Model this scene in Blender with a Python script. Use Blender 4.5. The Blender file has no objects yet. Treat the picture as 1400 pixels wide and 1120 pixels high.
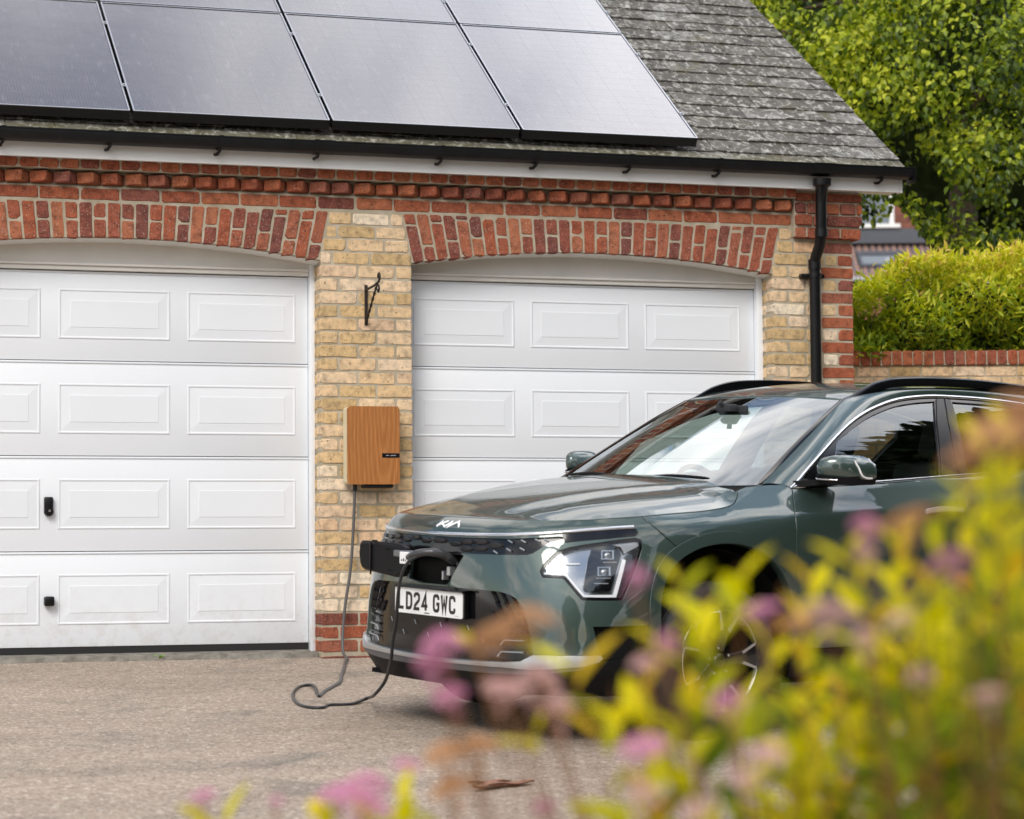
import bpy, bmesh, math, random
import numpy as np
from mathutils import Vector, Matrix, noise
from mathutils.geometry import delaunay_2d_cdt
from mathutils.bvhtree import BVHTree
SC = bpy.context.scene
COL = SC.collection
R = math.radians
rnd = random.Random(7)

# ---------------------------------------------------------------- camera
cam_d = bpy.data.cameras.new('camera'); cam = bpy.data.objects.new('camera', cam_d); COL.objects.link(cam)
cam_d.sensor_width = 36.0; cam_d.lens = 85.77
cam_d.clip_start = 0.1; cam_d.clip_end = 600
CAM = Vector((-3.26735, -13.73471, 0.5800))
cr, cf = Vector((0.95183, -0.30653, -0.00735)), Vector((0.30643, 0.95013, 0.05797))
cu = cr.cross(cf)
cam.matrix_world = Matrix(((cr.x, cu.x, -cf.x, CAM.x), (cr.y, cu.y, -cf.y, CAM.y), (cr.z, cu.z, -cf.z, CAM.z), (0, 0, 0, 1)))
cam_d.dof.use_dof = True; cam_d.dof.focus_distance = 12.7; cam_d.dof.aperture_fstop = 3.5
SC.camera = cam

# ---------------------------------------------------------------- sky and sun
SUN_EL, SUN_AZ = 40.0, 214.0        # azimuth measured clockwise from +Y, where the light comes from
w = bpy.data.worlds.new('World'); SC.world = w; w.use_nodes = True
nt = w.node_tree; nt.nodes.clear()
def wn(t, **k):
    n = nt.nodes.new(t)
    for a, v in k.items(): setattr(n, a, v)
    return n
sky = wn('ShaderNodeTexSky', sky_type='NISHITA'); sky.sun_disc = False
sky.sun_elevation = R(SUN_EL); sky.sun_rotation = R(SUN_AZ); sky.air_density = 1.2; sky.dust_density = .8
tc = wn('ShaderNodeTexCoord')
mp = wn('ShaderNodeMapping'); mp.inputs['Scale'].default_value = (1.0, 1.0, 2.2); mp.inputs['Location'].default_value = (1.3, 7.7, 5.4)
nt.links.new(tc.outputs['Generated'], mp.inputs['Vector'])
n1 = wn('ShaderNodeTexNoise'); n1.inputs['Scale'].default_value = 2.1; n1.inputs['Detail'].default_value = 9; n1.inputs['Roughness'].default_value = 0.56; n1.inputs['Distortion'].default_value = 0.35
nt.links.new(mp.outputs['Vector'], n1.inputs['Vector'])
rp = wn('ShaderNodeValToRGB'); rp.color_ramp.elements[0].position = 0.455; rp.color_ramp.elements[1].position = 0.57
nt.links.new(n1.outputs['Fac'], rp.inputs['Fac'])
n2 = wn('ShaderNodeTexNoise'); n2.inputs['Scale'].default_value = 3.4; n2.inputs['Detail'].default_value = 6
nt.links.new(mp.outputs['Vector'], n2.inputs['Vector'])
rp2 = wn('ShaderNodeValToRGB'); rp2.color_ramp.elements[0].position = 0.35; rp2.color_ramp.elements[1].position = 0.7
rp2.color_ramp.elements[0].color = (5.6, 6.1, 7.1, 1); rp2.color_ramp.elements[1].color = (17.0, 15.7, 14.7, 1)
nt.links.new(n2.outputs['Fac'], rp2.inputs['Fac'])
mx = wn('ShaderNodeMix', data_type='RGBA')
nt.links.new(rp.outputs['Color'], mx.inputs[0]); nt.links.new(sky.outputs['Color'], mx.inputs[6]); nt.links.new(rp2.outputs['Color'], mx.inputs[7])
# brighter, thinner cloud on the far right side of the sky
gm_ = wn('ShaderNodeVectorMath', operation='DOT_PRODUCT'); nrm = wn('ShaderNodeVectorMath', operation='NORMALIZE')
_a, _e = R(74.0), R(48.0); gm_.inputs[1].default_value = (math.sin(_a) * math.cos(_e), math.cos(_a) * math.cos(_e), math.sin(_e))
nt.links.new(tc.outputs['Generated'], nrm.inputs[0]); nt.links.new(nrm.outputs[0], gm_.inputs[0])
gr = wn('ShaderNodeMapRange', interpolation_type='SMOOTHERSTEP'); gr.inputs[1].default_value = .72; gr.inputs[2].default_value = .98; gr.inputs[3].default_value = 1.0; gr.inputs[4].default_value = 2.5
nt.links.new(gm_.outputs['Value'], gr.inputs[0])
gs = wn('ShaderNodeVectorMath', operation='SCALE'); nt.links.new(mx.outputs[2], gs.inputs[0]); nt.links.new(gr.outputs[0], gs.inputs['Scale'])
bg = wn('ShaderNodeBackground'); bg.inputs['Strength'].default_value = 0.13
out = wn('ShaderNodeOutputWorld')
nt.links.new(gs.outputs[0], bg.inputs['Color']); nt.links.new(bg.outputs[0], out.inputs['Surface'])
sl = bpy.data.lights.new('sun', 'SUN'); sl.energy = 2.0; sl.angle = R(26); sl.color = (1.0, 0.95, 0.88)
so = bpy.data.objects.new('sun', sl); COL.objects.link(so)
az, el = R(SUN_AZ), R(SUN_EL)
so.rotation_euler = (-Vector((math.sin(az) * math.cos(el), math.cos(az) * math.cos(el), math.sin(el)))).to_track_quat('-Z', 'Y').to_euler()
SC.view_settings.view_transform = 'Standard'; SC.view_settings.look = 'None'
SC.view_settings.exposure = 0.17; SC.view_settings.gamma = 1.0
try: SC.view_settings.use_curve_mapping = False
except Exception: pass
SC.cycles.max_bounces = 8; SC.cycles.transparent_max_bounces = 16; SC.cycles.glossy_bounces = 4
SC.cycles.sample_clamp_indirect = 6.0

# ---------------------------------------------------------------- materials
def mat(name, col=(.5, .5, .5), rough=.5, metal=0.0, spec=.5, coat=0.0, noise_amt=0.0, noise_scale=8.0, bump=0.0, bump_scale=40.0, bump_dist=.004, coatr=.03):
    m = bpy.data.materials.new(name); m.use_nodes = True; t = m.node_tree; b = t.nodes['Principled BSDF']
    b.inputs['Base Color'].default_value = (*col, 1); b.inputs['Roughness'].default_value = rough
    b.inputs['Metallic'].default_value = metal; b.inputs['Specular IOR Level'].default_value = spec
    b.inputs['Coat Weight'].default_value = coat; b.inputs['Coat Roughness'].default_value = coatr
    tc = t.nodes.new('ShaderNodeTexCoord')
    if noise_amt:
        n = t.nodes.new('ShaderNodeTexNoise'); n.inputs['Scale'].default_value = noise_scale; n.inputs['Detail'].default_value = 6
        t.links.new(tc.outputs['Object'], n.inputs['Vector'])
        r = t.nodes.new('ShaderNodeValToRGB')
        r.color_ramp.elements[0].position = .3; r.color_ramp.elements[1].position = .7
        r.color_ramp.elements[0].color = (*[c * (1 - noise_amt) for c in col], 1); r.color_ramp.elements[1].color = (*[min(1, c * (1 + noise_amt)) for c in col], 1)
        t.links.new(n.outputs['Fac'], r.inputs['Fac']); t.links.new(r.outputs['Color'], b.inputs['Base Color'])
    if bump:
        n = t.nodes.new('ShaderNodeTexNoise'); n.inputs['Scale'].default_value = bump_scale; n.inputs['Detail'].default_value = 8
        t.links.new(tc.outputs['Object'], n.inputs['Vector'])
        bp = t.nodes.new('ShaderNodeBump'); bp.inputs['Strength'].default_value = bump; bp.inputs['Distance'].default_value = bump_dist
        t.links.new(n.outputs['Fac'], bp.inputs['Height']); t.links.new(bp.outputs['Normal'], b.inputs['Normal'])
    return m
def ramp(t, fac, stops, interp='LINEAR'):
    r = t.nodes.new('ShaderNodeValToRGB'); r.color_ramp.interpolation = interp
    while len(r.color_ramp.elements) < len(stops): r.color_ramp.elements.new(.5)
    for e, (p, c) in zip(r.color_ramp.elements, stops):
        e.position = p; e.color = (*c, 1) if len(c) == 3 else c
    t.links.new(fac, r.inputs['Fac']); return r.outputs['Color']
def tnoise(t, vec, scale, detail=6, rough=.55, dist=0.0):
    n = t.nodes.new('ShaderNodeTexNoise'); n.inputs['Scale'].default_value = scale; n.inputs['Detail'].default_value = detail
    n.inputs['Roughness'].default_value = rough; n.inputs['Distortion'].default_value = dist
    t.links.new(vec, n.inputs['Vector']); return n.outputs['Fac']
def tmix(t, fac, a, b, mode='MIX'):
    m = t.nodes.new('ShaderNodeMix'); m.data_type = 'RGBA'; m.blend_type = mode
    for i, v in ((0, fac), (6, a), (7, b)):
        if hasattr(v, 'is_linked') or hasattr(v, 'links'): t.links.new(v, m.inputs[i])
        elif i == 0: m.inputs[0].default_value = v
        else: m.inputs[i].default_value = (*v, 1)
    return m.outputs[2]
def tmap(t, vec, scale=(1, 1, 1), loc=(0, 0, 0), rot=(0, 0, 0)):
    m = t.nodes.new('ShaderNodeMapping'); m.inputs['Scale'].default_value = scale; m.inputs['Location'].default_value = loc; m.inputs['Rotation'].default_value = rot
    t.links.new(vec, m.inputs['Vector']); return m.outputs['Vector']
def tbump(t, h, b, strength=.5, dist=.003):
    bp = t.nodes.new('ShaderNodeBump'); bp.inputs['Strength'].default_value = strength; bp.inputs['Distance'].default_value = dist
    t.links.new(h, bp.inputs['Height']); t.links.new(bp.outputs['Normal'], b.inputs['Normal'])
def newmat(name, rough=.8, spec=.3):
    m = bpy.data.materials.new(name); m.use_nodes = True; t = m.node_tree; b = t.nodes['Principled BSDF']
    b.inputs['Roughness'].default_value = rough; b.inputs['Specular IOR Level'].default_value = spec
    tc = t.nodes.new('ShaderNodeTexCoord'); return m, t, b, tc
def objrand(t):
    return t.nodes.new('ShaderNodeObjectInfo').outputs['Random']
def worldpos(t):
    return t.nodes.new('ShaderNodeNewGeometry').outputs['Position']

def brick_mat(name, stops, fleck, fleck_amt, pits=(.05, .03, .02)):
    m, t, b, tc = newmat(name, .88, .2)
    base = ramp(t, objrand(t), stops)
    P = worldpos(t)
    mot = ramp(t, tnoise(t, P, 22, 5), [(.3, (.58, .56, .56)), (.5, (1, 1, 1)), (.72, (1.30, 1.24, 1.18))])
    c = tmix(t, 1.0, base, mot, 'MULTIPLY')
    fl = ramp(t, tnoise(t, P, 95, 4, .7), [(.56, (0, 0, 0)), (.68, (fleck_amt,) * 3)])
    c = tmix(t, fl, c, fleck)
    pt = ramp(t, tnoise(t, P, 60, 3, .5), [(.30, (.9, .9, .9)), (.36, (0, 0, 0))])
    c = tmix(t, pt, c, pits)
    t.links.new(c, b.inputs['Base Color'])
    tbump(t, tnoise(t, P, 90, 8, .65), b, .75, .006)
    return m
M = {}
M['red'] = brick_mat('red_brick', [(0, (.17, .056, .042)), (.15, (.25, .073, .043)), (.5, (.33, .093, .044)), (.85, (.37, .125, .060)), (1, (.24, .085, .062))], (.55, .38, .29), .55)
M['arch'] = brick_mat('arch_brick', [(0, (.17, .062, .05)), (.25, (.23, .072, .050)), (.5, (.33, .093, .046)), (.75, (.29, .088, .052)), (1, (.39, .145, .075))], (.6, .46, .37), .6)
M['yel'] = brick_mat('buff_brick', [(0, (.48, .34, .17)), (.25, (.60, .42, .21)), (.45, (.68, .49, .29)), (.7, (.72, .56, .39)), (.85, (.78, .67, .51)), (1, (.62, .40, .23))], (.78, .68, .52), .6, (.12, .08, .04))
m, t, b, tc = newmat('mortar', .95, .15); P = worldpos(t)
c = ramp(t, tnoise(t, P, 9, 6), [(.3, (.36, .30, .21)), (.55, (.48, .42, .32)), (.75, (.58, .52, .42))])
c = tmix(t, ramp(t, tnoise(t, P, 3.1, 6), [(.45, (0, 0, 0)), (.75, (.35, .35, .35))]), c, (.20, .19, .10))
t.links.new(c, b.inputs['Base Color']); tbump(t, tnoise(t, P, 160, 6, .7), b, .8, .004); M['mortar'] = m
# slates
m, t, b, tc = newmat('slate', .78, .2); P = worldpos(t)
base = ramp(t, objrand(t), [(0, (.075, .068, .060)), (.5, (.11, .10, .088)), (.88, (.15, .138, .122)), (1, (.27, .27, .255))])
c = tmix(t, ramp(t, tnoise(t, P, 7, 8, .65), [(.38, (0, 0, 0)), (.62, (.75, .75, .75))]), base, (.085, .08, .065))
lich = ramp(t, tnoise(t, tmap(t, P, (1, .6, 1)), 24, 10, .75, .5), [(.51, (0, 0, 0)), (.60, (.85, .85, .85))])
blot = ramp(t, tnoise(t, P, 9, 8, .7, .8), [(.52, (0, 0, 0)), (.60, (.75, .75, .75))])
c = tmix(t, blot, c, (.045, .042, .035))
c = tmix(t, lich, c, (.44, .43, .39))
sp = t.nodes.new('ShaderNodeSeparateXYZ'); t.links.new(P, sp.inputs[0])
mr = t.nodes.new('ShaderNodeMapRange'); mr.inputs[1].default_value = 3.0; mr.inputs[2].default_value = 2.9; t.links.new(sp.outputs['Z'], mr.inputs[0])
mm = t.nodes.new('ShaderNodeMath'); mm.operation = 'MULTIPLY'; t.links.new(mr.outputs[0], mm.inputs[0]); t.links.new(tnoise(t, P, 12, 5), mm.inputs[1])
c = tmix(t, mm.outputs[0], c, (.20, .19, .06))
c = tmix(t, ramp(t, tnoise(t, P, 5.5, 7, .7, .5), [(.56, (0, 0, 0)), (.66, (.7, .7, .7))]), c, (.10, .085, .045))
t.links.new(c, b.inputs['Base Color']); tbump(t, tnoise(t, P, 70, 8, .65), b, .9, .006); M['slate'] = m
M['white'] = mat('white_door_paint', (.77, .80, .83), .42, noise_amt=.015, noise_scale=2.0, bump=.06, bump_scale=500)
_m = M['white']; _t = _m.node_tree; _b = _t.nodes['Principled BSDF']; _l = _b.inputs['Base Color'].links[0].from_socket
_sp = _t.nodes.new('ShaderNodeSeparateXYZ'); _t.links.new(worldpos(_t), _sp.inputs[0])
_mr = _t.nodes.new('ShaderNodeMapRange'); _mr.inputs[1].default_value = .45; _mr.inputs[2].default_value = .05; _mr.inputs[3].default_value = 0; _mr.inputs[4].default_value = 1; _t.links.new(_sp.outputs['Z'], _mr.inputs[0])
_mm = _t.nodes.new('ShaderNodeMath'); _mm.operation = 'MULTIPLY'; _t.links.new(_mr.outputs[0], _mm.inputs[0]); _t.links.new(ramp(_t, tnoise(_t, worldpos(_t), 11, 9, .75), [(.48, (0, 0, 0)), (.75, (.55, .55, .55))]), _mm.inputs[1])
_t.links.new(tmix(_t, _mm.outputs[0], _l, (.46, .41, .34)), _b.inputs['Base Color'])          # rain splash on the lowest panels
M['trim'] = mat('white_trim_paint', (.72, .70, .65), .5, noise_amt=.05, noise_scale=5.0)
M['fascia'] = mat('white_fascia_board', (.78, .78, .76), .4, noise_amt=.03, noise_scale=3)
M['blackp'] = mat('black_gutter_plastic', (.006, .006, .0065), .34, spec=.3, noise_amt=.3, noise_scale=12)
M['rubber'] = mat('black_rubber', (.012, .012, .012), .7)
M['iron'] = mat('wrought_iron', (.025, .018, .014), .6, metal=.4, noise_amt=.5, noise_scale=40)
M['conc'] = mat('concrete', (.20, .185, .155), .9, noise_amt=.35, noise_scale=14, bump=.8, bump_scale=60, bump_dist=.006)

# ---------------------------------------------------------------- helpers
def link(name, me, parent=None):
    o = bpy.data.objects.new(name, me); COL.objects.link(o)
    if parent is not None: o.parent = parent
    return o
def thing(name, label, cat, loc=(0, 0, 0), group=None):
    o = bpy.data.objects.new(name, None); COL.objects.link(o); o.location = loc; o.empty_display_size = .1
    o['label'] = label; o['category'] = cat
    if group: o['group'] = group
    return o
def tag(o, label=None, cat=None, group=None, kind=None):
    for k, v in (('label', label), ('category', cat), ('group', group), ('kind', kind)):
        if v: o[k] = v
    return o
class MB:
    def __init__(s): s.v = []; s.f = []; s.m = []; s.mi = 0
    def add(s, vs, fs):
        n = len(s.v); s.v += [tuple(v) for v in vs]; s.f += [tuple(i + n for i in f) for f in fs]; s.m += [s.mi] * len(fs); return s
    def box(s, x0, y0, z0, x1, y1, z1, M4=None, ch=0.0):
        if ch <= 0:
            vs = [(x, y, z) for x in (x0, x1) for y in (y0, y1) for z in (z0, z1)]
            fs = [(0, 1, 3, 2), (4, 6, 7, 5), (0, 4, 5, 1), (2, 3, 7, 6), (0, 2, 6, 4), (1, 5, 7, 3)]
            if M4 is not None: vs = [M4 @ Vector(v) for v in vs]
            return s.add(vs, fs)
        bm = bmesh.new(); bmesh.ops.create_cube(bm, size=1)
        for v in bm.verts: v.co = Vector(((x0 + x1) / 2 + v.co.x * (x1 - x0), (y0 + y1) / 2 + v.co.y * (y1 - y0), (z0 + z1) / 2 + v.co.z * (z1 - z0)))
        bmesh.ops.bevel(bm, geom=bm.edges[:], offset=ch, segments=2, affect='EDGES', profile=.5)
        vs = [(M4 @ v.co if M4 is not None else v.co.copy()) for v in bm.verts]; bm.verts.index_update()
        fs = [tuple(v.index for v in f.verts) for f in bm.faces]; bm.free(); return s.add(vs, fs)
    def prism(s, poly, lift, d):
        """poly: 2D points; lift(u,v)->Vector front; d: Vector offset to the back"""
        n = len(poly); a = [Vector(lift(*p)) for p in poly]; bk = [p + Vector(d) for p in a]
        return s.add(a + bk, [tuple(range(n)), tuple(range(2 * n - 1, n - 1, -1))] + [(i, (i + n), (i + 1) % n + n, (i + 1) % n) for i in range(n)])
    def tube(s, pts, r, n=10, cap=True, closed=False):
        pts = [Vector(p) for p in pts]; k = len(pts); rs = r if isinstance(r, (list, tuple)) else [r] * k
        up = None; rings = []
        for i, p in enumerate(pts):
            if closed: d = pts[(i + 1) % k] - pts[i - 1]
            else: d = pts[min(i + 1, k - 1)] - pts[max(i - 1, 0)]
            d.normalize()
            if up is None: up = d.orthogonal().normalized()
            up = (up - d * up.dot(d)).normalized(); sd = d.cross(up)
            rings.append([p + (up * math.cos(2 * math.pi * j / n) + sd * math.sin(2 * math.pi * j / n)) * rs[i] for j in range(n)])
        vs = [v for rg in rings for v in rg]; fs = []
        for i in range(k if closed else k - 1):
            a = i * n; c = ((i + 1) % k) * n
            for j in range(n): fs.append((a + j, a + (j + 1) % n, c + (j + 1) % n, c + j))
        if cap and not closed: fs += [tuple(range(n - 1, -1, -1)), tuple(range((k - 1) * n, k * n))]
        return s.add(vs, fs)
    def lathe(s, prof, n=32, M4=None, axis='y'):
        """prof: (r, h) list revolved about the y axis"""
        vs = []
        for r_, h in prof:
            for j in range(n):
                a = 2 * math.pi * j / n; v = Vector((r_ * math.cos(a), h, r_ * math.sin(a)))
                vs.append(M4 @ v if M4 is not None else v)
        fs = []
        for i in range(len(prof) - 1):
            for j in range(n): fs.append((i * n + j, i * n + (j + 1) % n, (i + 1) * n + (j + 1) % n, (i + 1) * n + j))
        return s.add(vs, fs)
    def sweep(s, prof, pts_frames):
        """prof 2D list, pts_frames: list of (origin, ax, ay)"""
        n = len(prof); vs = []
        for o, ax, ay in pts_frames: vs += [Vector(o) + Vector(ax) * p[0] + Vector(ay) * p[1] for p in prof]
        fs = []
        for i in range(len(pts_frames) - 1):
            for j in range(n): fs.append((i * n + j, i * n + (j + 1) % n, (i + 1) * n + (j + 1) % n, (i + 1) * n + j))
        fs += [tuple(range(n - 1, -1, -1)), tuple(range((len(pts_frames) - 1) * n, len(pts_frames) * n))]
        return s.add(vs, fs)
    def mesh(s, name, mats, smooth=False, fixn=True):
        me = bpy.data.meshes.new(name); me.from_pydata(s.v, [], s.f)
        for m_ in (mats if isinstance(mats, (list, tuple)) else [mats]): me.materials.append(m_)
        if any(s.m): me.polygons.foreach_set('material_index', s.m)
        if fixn:
            bm = bmesh.new(); bm.from_mesh(me); bmesh.ops.recalc_face_normals(bm, faces=bm.faces); bm.to_mesh(me); bm.free()
        if smooth:
            me.polygons.foreach_set('use_smooth', [True] * len(me.polygons))
            if smooth != 'all': me.set_sharp_from_angle(angle=R(smooth if smooth is not True else 35))
        me.update(); return me
    def obj(s, name, mats, parent=None, smooth=False, fixn=True):
        return link(name, s.mesh(name, mats, smooth, fixn), parent)
def catmull(P, n=8, closed=False):
    P = [Vector(p) for p in P]; out = []; k = len(P)
    for i in range(k if closed else k - 1):
        p0 = P[(i - 1) % k] if closed or i > 0 else P[0] * 2 - P[1]; p1 = P[i]; p2 = P[(i + 1) % k]
        p3 = P[(i + 2) % k] if closed or i + 2 < k else P[-1] * 2 - P[-2]
        for j in range(n):
            u = j / n; out.append(.5 * ((2 * p1) + (p2 - p0) * u + (2 * p0 - 5 * p1 + 4 * p2 - p3) * u * u + (3 * p1 - p0 - 3 * p2 + p3) * u ** 3))
    if not closed: out.append(P[-1])
    return out
def npmesh(name, V, F, mats, parent=None, smooth=False, matidx=None):
    """V (n,3) array, F (m,k) array of equal sized faces"""
    me = bpy.data.meshes.new(name); n, m, k = len(V), len(F), F.shape[1]
    me.vertices.add(n); me.vertices.foreach_set('co', np.asarray(V, np.float32).ravel())
    me.loops.add(m * k); me.loops.foreach_set('vertex_index', F.astype(np.int32).ravel())
    me.polygons.add(m); me.polygons.foreach_set('loop_start', np.arange(0, m * k, k, dtype=np.int32)); me.polygons.foreach_set('loop_total', np.full(m, k, np.int32))
    for q in (mats if isinstance(mats, (list, tuple)) else [mats]): me.materials.append(q)
    if matidx is not None: me.polygons.foreach_set('material_index', matidx.astype(np.int32))
    if smooth: me.polygons.foreach_set('use_smooth', np.ones(m, bool))
    me.update(calc_edges=True); me.validate()
    return link(name, me, parent)
# ================================================================ GROUND
SLOPE = .0499
def gz(x, y): return -.026 + SLOPE * min(y, .15) if y < .15 else -.026 + SLOPE * .15
m, t, b, tc = newmat('drive_tarmac', .92, .25); P = worldpos(t)
g1 = ramp(t, tnoise(t, P, 150, 3, .6), [(.32, (.09, .072, .055)), (.45, (.29, .23, .175)), (.58, (.39, .325, .26)), (.7, (.66, .60, .52))])
vo = t.nodes.new('ShaderNodeTexVoronoi'); vo.inputs['Scale'].default_value = 78; t.links.new(P, vo.inputs['Vector'])
sx = t.nodes.new('ShaderNodeSeparateColor'); t.links.new(vo.outputs['Color'], sx.inputs[0])
g2 = ramp(t, sx.outputs[0], [(.0, (.10, .08, .065)), (.3, (.27, .215, .17)), (.7, (.38, .315, .26)), (.93, (.46, .38, .30)), (1, (.74, .70, .62))])
c = tmix(t, .55, g1, g2)
big = ramp(t, tnoise(t, tmap(t, P, (.5, 1.6, 1)), 1.1, 7, .6, .6), [(.34, (.86, .84, .81)), (.5, (1.02, 1.0, .98)), (.65, (1.12, 1.09, 1.05))])
c = tmix(t, 1.0, c, big, 'MULTIPLY')
wet = ramp(t, tnoise(t, tmap(t, P, (1.1, 1.6, 1), (4.2, 1, 0)), 1.5, 8, .75, .9), [(.54, (0, 0, 0)), (.70, (.62, .62, .62))])
c = tmix(t, wet, c, (.13, .12, .10))
t.links.new(c, b.inputs['Base Color']); tbump(t, sx.outputs[1], b, .6, .006); M['tarmac'] = m
nx, ny = 60, 60
xs = np.concatenate([np.linspace(-60, -5, 12), np.linspace(-4.5, 7, 36), np.linspace(8, 70, 12)])
ys = np.concatenate([np.linspace(-60, -15, 10), np.linspace(-14, .1, 40), [.15, .2, 2, 8, 20, 40, 80, 160, 300]])
V = []; F = []
for y in ys:
    for x in xs:
        z = gz(x, y) + .006 * noise.noise(Vector((x * .9, y * .9, 0))) if -14 < y < .1 else gz(x, max(y, -14.2))
        V.append((x, y, z))
W_ = len(xs)
for j in range(len(ys) - 1):
    for i in range(W_ - 1): F.append((j * W_ + i, j * W_ + i + 1, (j + 1) * W_ + i + 1, (j + 1) * W_ + i))
ground = npmesh('driveway', np.array(V), np.array(F), M['tarmac'], smooth=True)
tag(ground, kind='structure')
# loose grit on the drive in the part nearest the lens
gm = mat('grit_stone', (.40, .35, .29), .9, noise_amt=.6, noise_scale=60)
rg = np.random.RandomState(3); n = 16000
gx = rg.uniform(-3.2, 1.6, n); gy = -6.6 + 6.6 * rg.rand(n); s_ = rg.uniform(.0018, .0045, n)
base = np.array([(1, 0, 0), (-.5, .87, 0), (-.5, -.87, 0), (0, 0, .9)]); Fg = np.array([(0, 1, 3), (1, 2, 3), (2, 0, 3)])
an = rg.uniform(0, 6.28, n); ca, sa = np.cos(an), np.sin(an)
Vg = base[None] * s_[:, None, None]; Vx = Vg[..., 0] * ca[:, None] - Vg[..., 1] * sa[:, None]; Vy = Vg[..., 0] * sa[:, None] + Vg[..., 1] * ca[:, None]
Vg = np.stack([Vx + gx[:, None], Vy + gy[:, None], Vg[..., 2] + (-.026 + SLOPE * gy)[:, None] - .0005], -1).reshape(-1, 3)
Fg = (Fg[None] + (np.arange(n) * 4)[:, None, None]).reshape(-1, 3)
tag(npmesh('loose_grit', Vg, Fg, gm), kind='stuff')

# ================================================================ GARAGE
G = thing('garage', 'double garage of red and buff brick with slate roof behind the green car', 'garage', (0, 0, 0))
PX1, PX2, PXE = .551, 2.85, 3.40        # pier A 0..PX1, opening, right pier PX2..PXE
DX0 = -2.30                             # left edge of left opening
ZB, ZS, ZC = .241, 2.27, 2.365          # plinth top, arch spring, arch crown
ZT = 2.572                              # top of arch band
GA = .0775
def brick_ring(Q, rng, inset=.0045, n=12, jit=.0016):
    """Q four 2D corners; returns outer ring and inner ring with worn corners"""
    pts = []
    c = (Q[0] + Q[1] + Q[2] + Q[3]) / 4
    for i in range(4):
        a, b_ = Q[i], Q[(i + 1) % 4]; pv = Q[i - 1]
        L = (b_ - a).length; Lp = (pv - a).length; r = rng.uniform(.004, .011)
        if rng.random() < .1: r = rng.uniform(.014, .024)
        r = min(r, L * .3, Lp * .3)
        pts.append(a + (pv - a) * r / Lp); pts.append(a + (b_ - a) * r / L)
        k = 2 if L > .15 else 1
        for j in range(k): pts.append(a + (b_ - a) * ((j + 1) / (k + 1)))
    out = [p + Vector((rng.uniform(-jit, jit), rng.uniform(-jit, jit))) for p in pts]
    inn = [p + (c - p).normalized() * (inset * rng.uniform(.7, 1.5)) for p in out]
    return out, inn, c
def brick_mesh(Q, rng, depth, matn, lift=None, proud=0.0):
    Q = [Vector(q) for q in Q]; o_, i_, c = brick_ring(Q, rng); n = len(o_)
    L = lift or (lambda u, v, d: Vector((u, d, v)))
    y0 = -proud + rng.uniform(-.0015, .0015)
    vs = [L(p.x, p.y, y0 + depth) for p in o_] + [L(p.x, p.y, y0 + .006) for p in o_] + [L(p.x, p.y, y0 + rng.uniform(-.0008, .0008)) for p in i_] + [L(c.x, c.y, y0 - .001)]
    fs = []
    for r_ in (0, 1):
        for j in range(n): fs.append((r_ * n + j, r_ * n + (j + 1) % n, (r_ + 1) * n + (j + 1) % n, (r_ + 1) * n + j))
    for j in range(n): fs.append((2 * n + j, 2 * n + (j + 1) % n, 3 * n))
    mb = MB(); mb.add(vs, fs); return mb.mesh('brick', matn, smooth=24)
cache = {}
def rect_brick(x, z, w_, h, name, matk, y=0.0, depth=.1, rot=0.0, parent=None):
    key = (round(w_, 3), round(h, 3), matk, round(depth, 3)); L = cache.setdefault(key, [])
    if len(L) < 7:
        rg_ = random.Random(hash(key) % 9999 + len(L) * 31)
        L.append(brick_mesh([(0, 0), (w_, 0), (w_, h), (0, h)], rg_, depth, M[matk])); me = L[-1]
    else: me = rnd.choice(L)
    o = link(name, me, parent or G); o.location = (x + rnd.uniform(-.0012, .0012), y + rnd.uniform(-.0015, .0015), z + rnd.uniform(-.001, .001))
    o.rotation_euler = (0, R(rnd.uniform(-.35, .35)), rot); return o
J = .0108
def course(x0, x1, z, h, units, name, matk, y=0.0, side=None, depth=.1, mats=None):
    """units: widths cycled from x0; clipped at x1"""
    x = x0; i = 0
    while x < x1 - .02:
        w_ = units[i % len(units)]; w_ = min(w_, x1 - x)
        if x1 - (x + w_ + J) < .03: w_ = x1 - x
        mk = mats[i % len(mats)] if mats else matk
        rect_brick(x, z, w_, h, name, mk, y, depth); x += w_ + J; i += 1
HH = GA - J
# pier skewback limits at height z (wall narrows beside the arches)
def skew(z): return max(0.0, (z - ZS) / (ZT - ZS)) * .066
def pier(x0, x1, quoin):
    k = 0; z = ZB - 3 * GA
    while z < ZT - .02:
        top = min(z + HH, ZT - J)
        a = x0 + (skew(z + HH / 2) if z > ZS - .02 else 0) + 0.001
        bq = x1 - (skew(z + HH / 2) if (z > ZS - .02 and not quoin) else 0)
        low = z < ZB - .01
        mk = 'red' if low else 'yel'
        H_, S_ = .1025, .2175
        if quoin:
            kz = z > 2.475
            xe = 2.99 if kz else x1
            if kz: course(a, xe, z, top - z, [S_, H_, S_] if k % 2 else [H_, S_], 'brick', mk)
            elif low: course(a, xe, z, top - z, [S_, H_, S_] if k % 2 else [H_, S_, S_], 'brick', mk)
            else:
                qw = S_ if k % 2 else H_
                un = [S_, H_, S_] if k % 2 == 0 else [H_, .13, .06]
                course(a, x1 - qw - J, z, top - z, un, 'brick', mk)
                rect_brick(x1 - qw, z, qw, top - z, 'brick', 'red')
        else:
            u = [H_, S_, S_] if k % 2 else [S_, S_, H_]
            if z > ZS - .02: u = [.06 if k % 2 else .13, S_, S_]
            course(a, bq, z, top - z, u, 'brick', mk)
        if z < ZS - .02:      # reveal bricks behind the face, on the side the lens sees
            rect_brick(x0 + .001, z, .06, top - z, 'reveal_brick', mk, .1 + J, .085)
        z += GA; k += 1
pier(0, PX1, False); pier(PX2, PXE, True)
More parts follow.
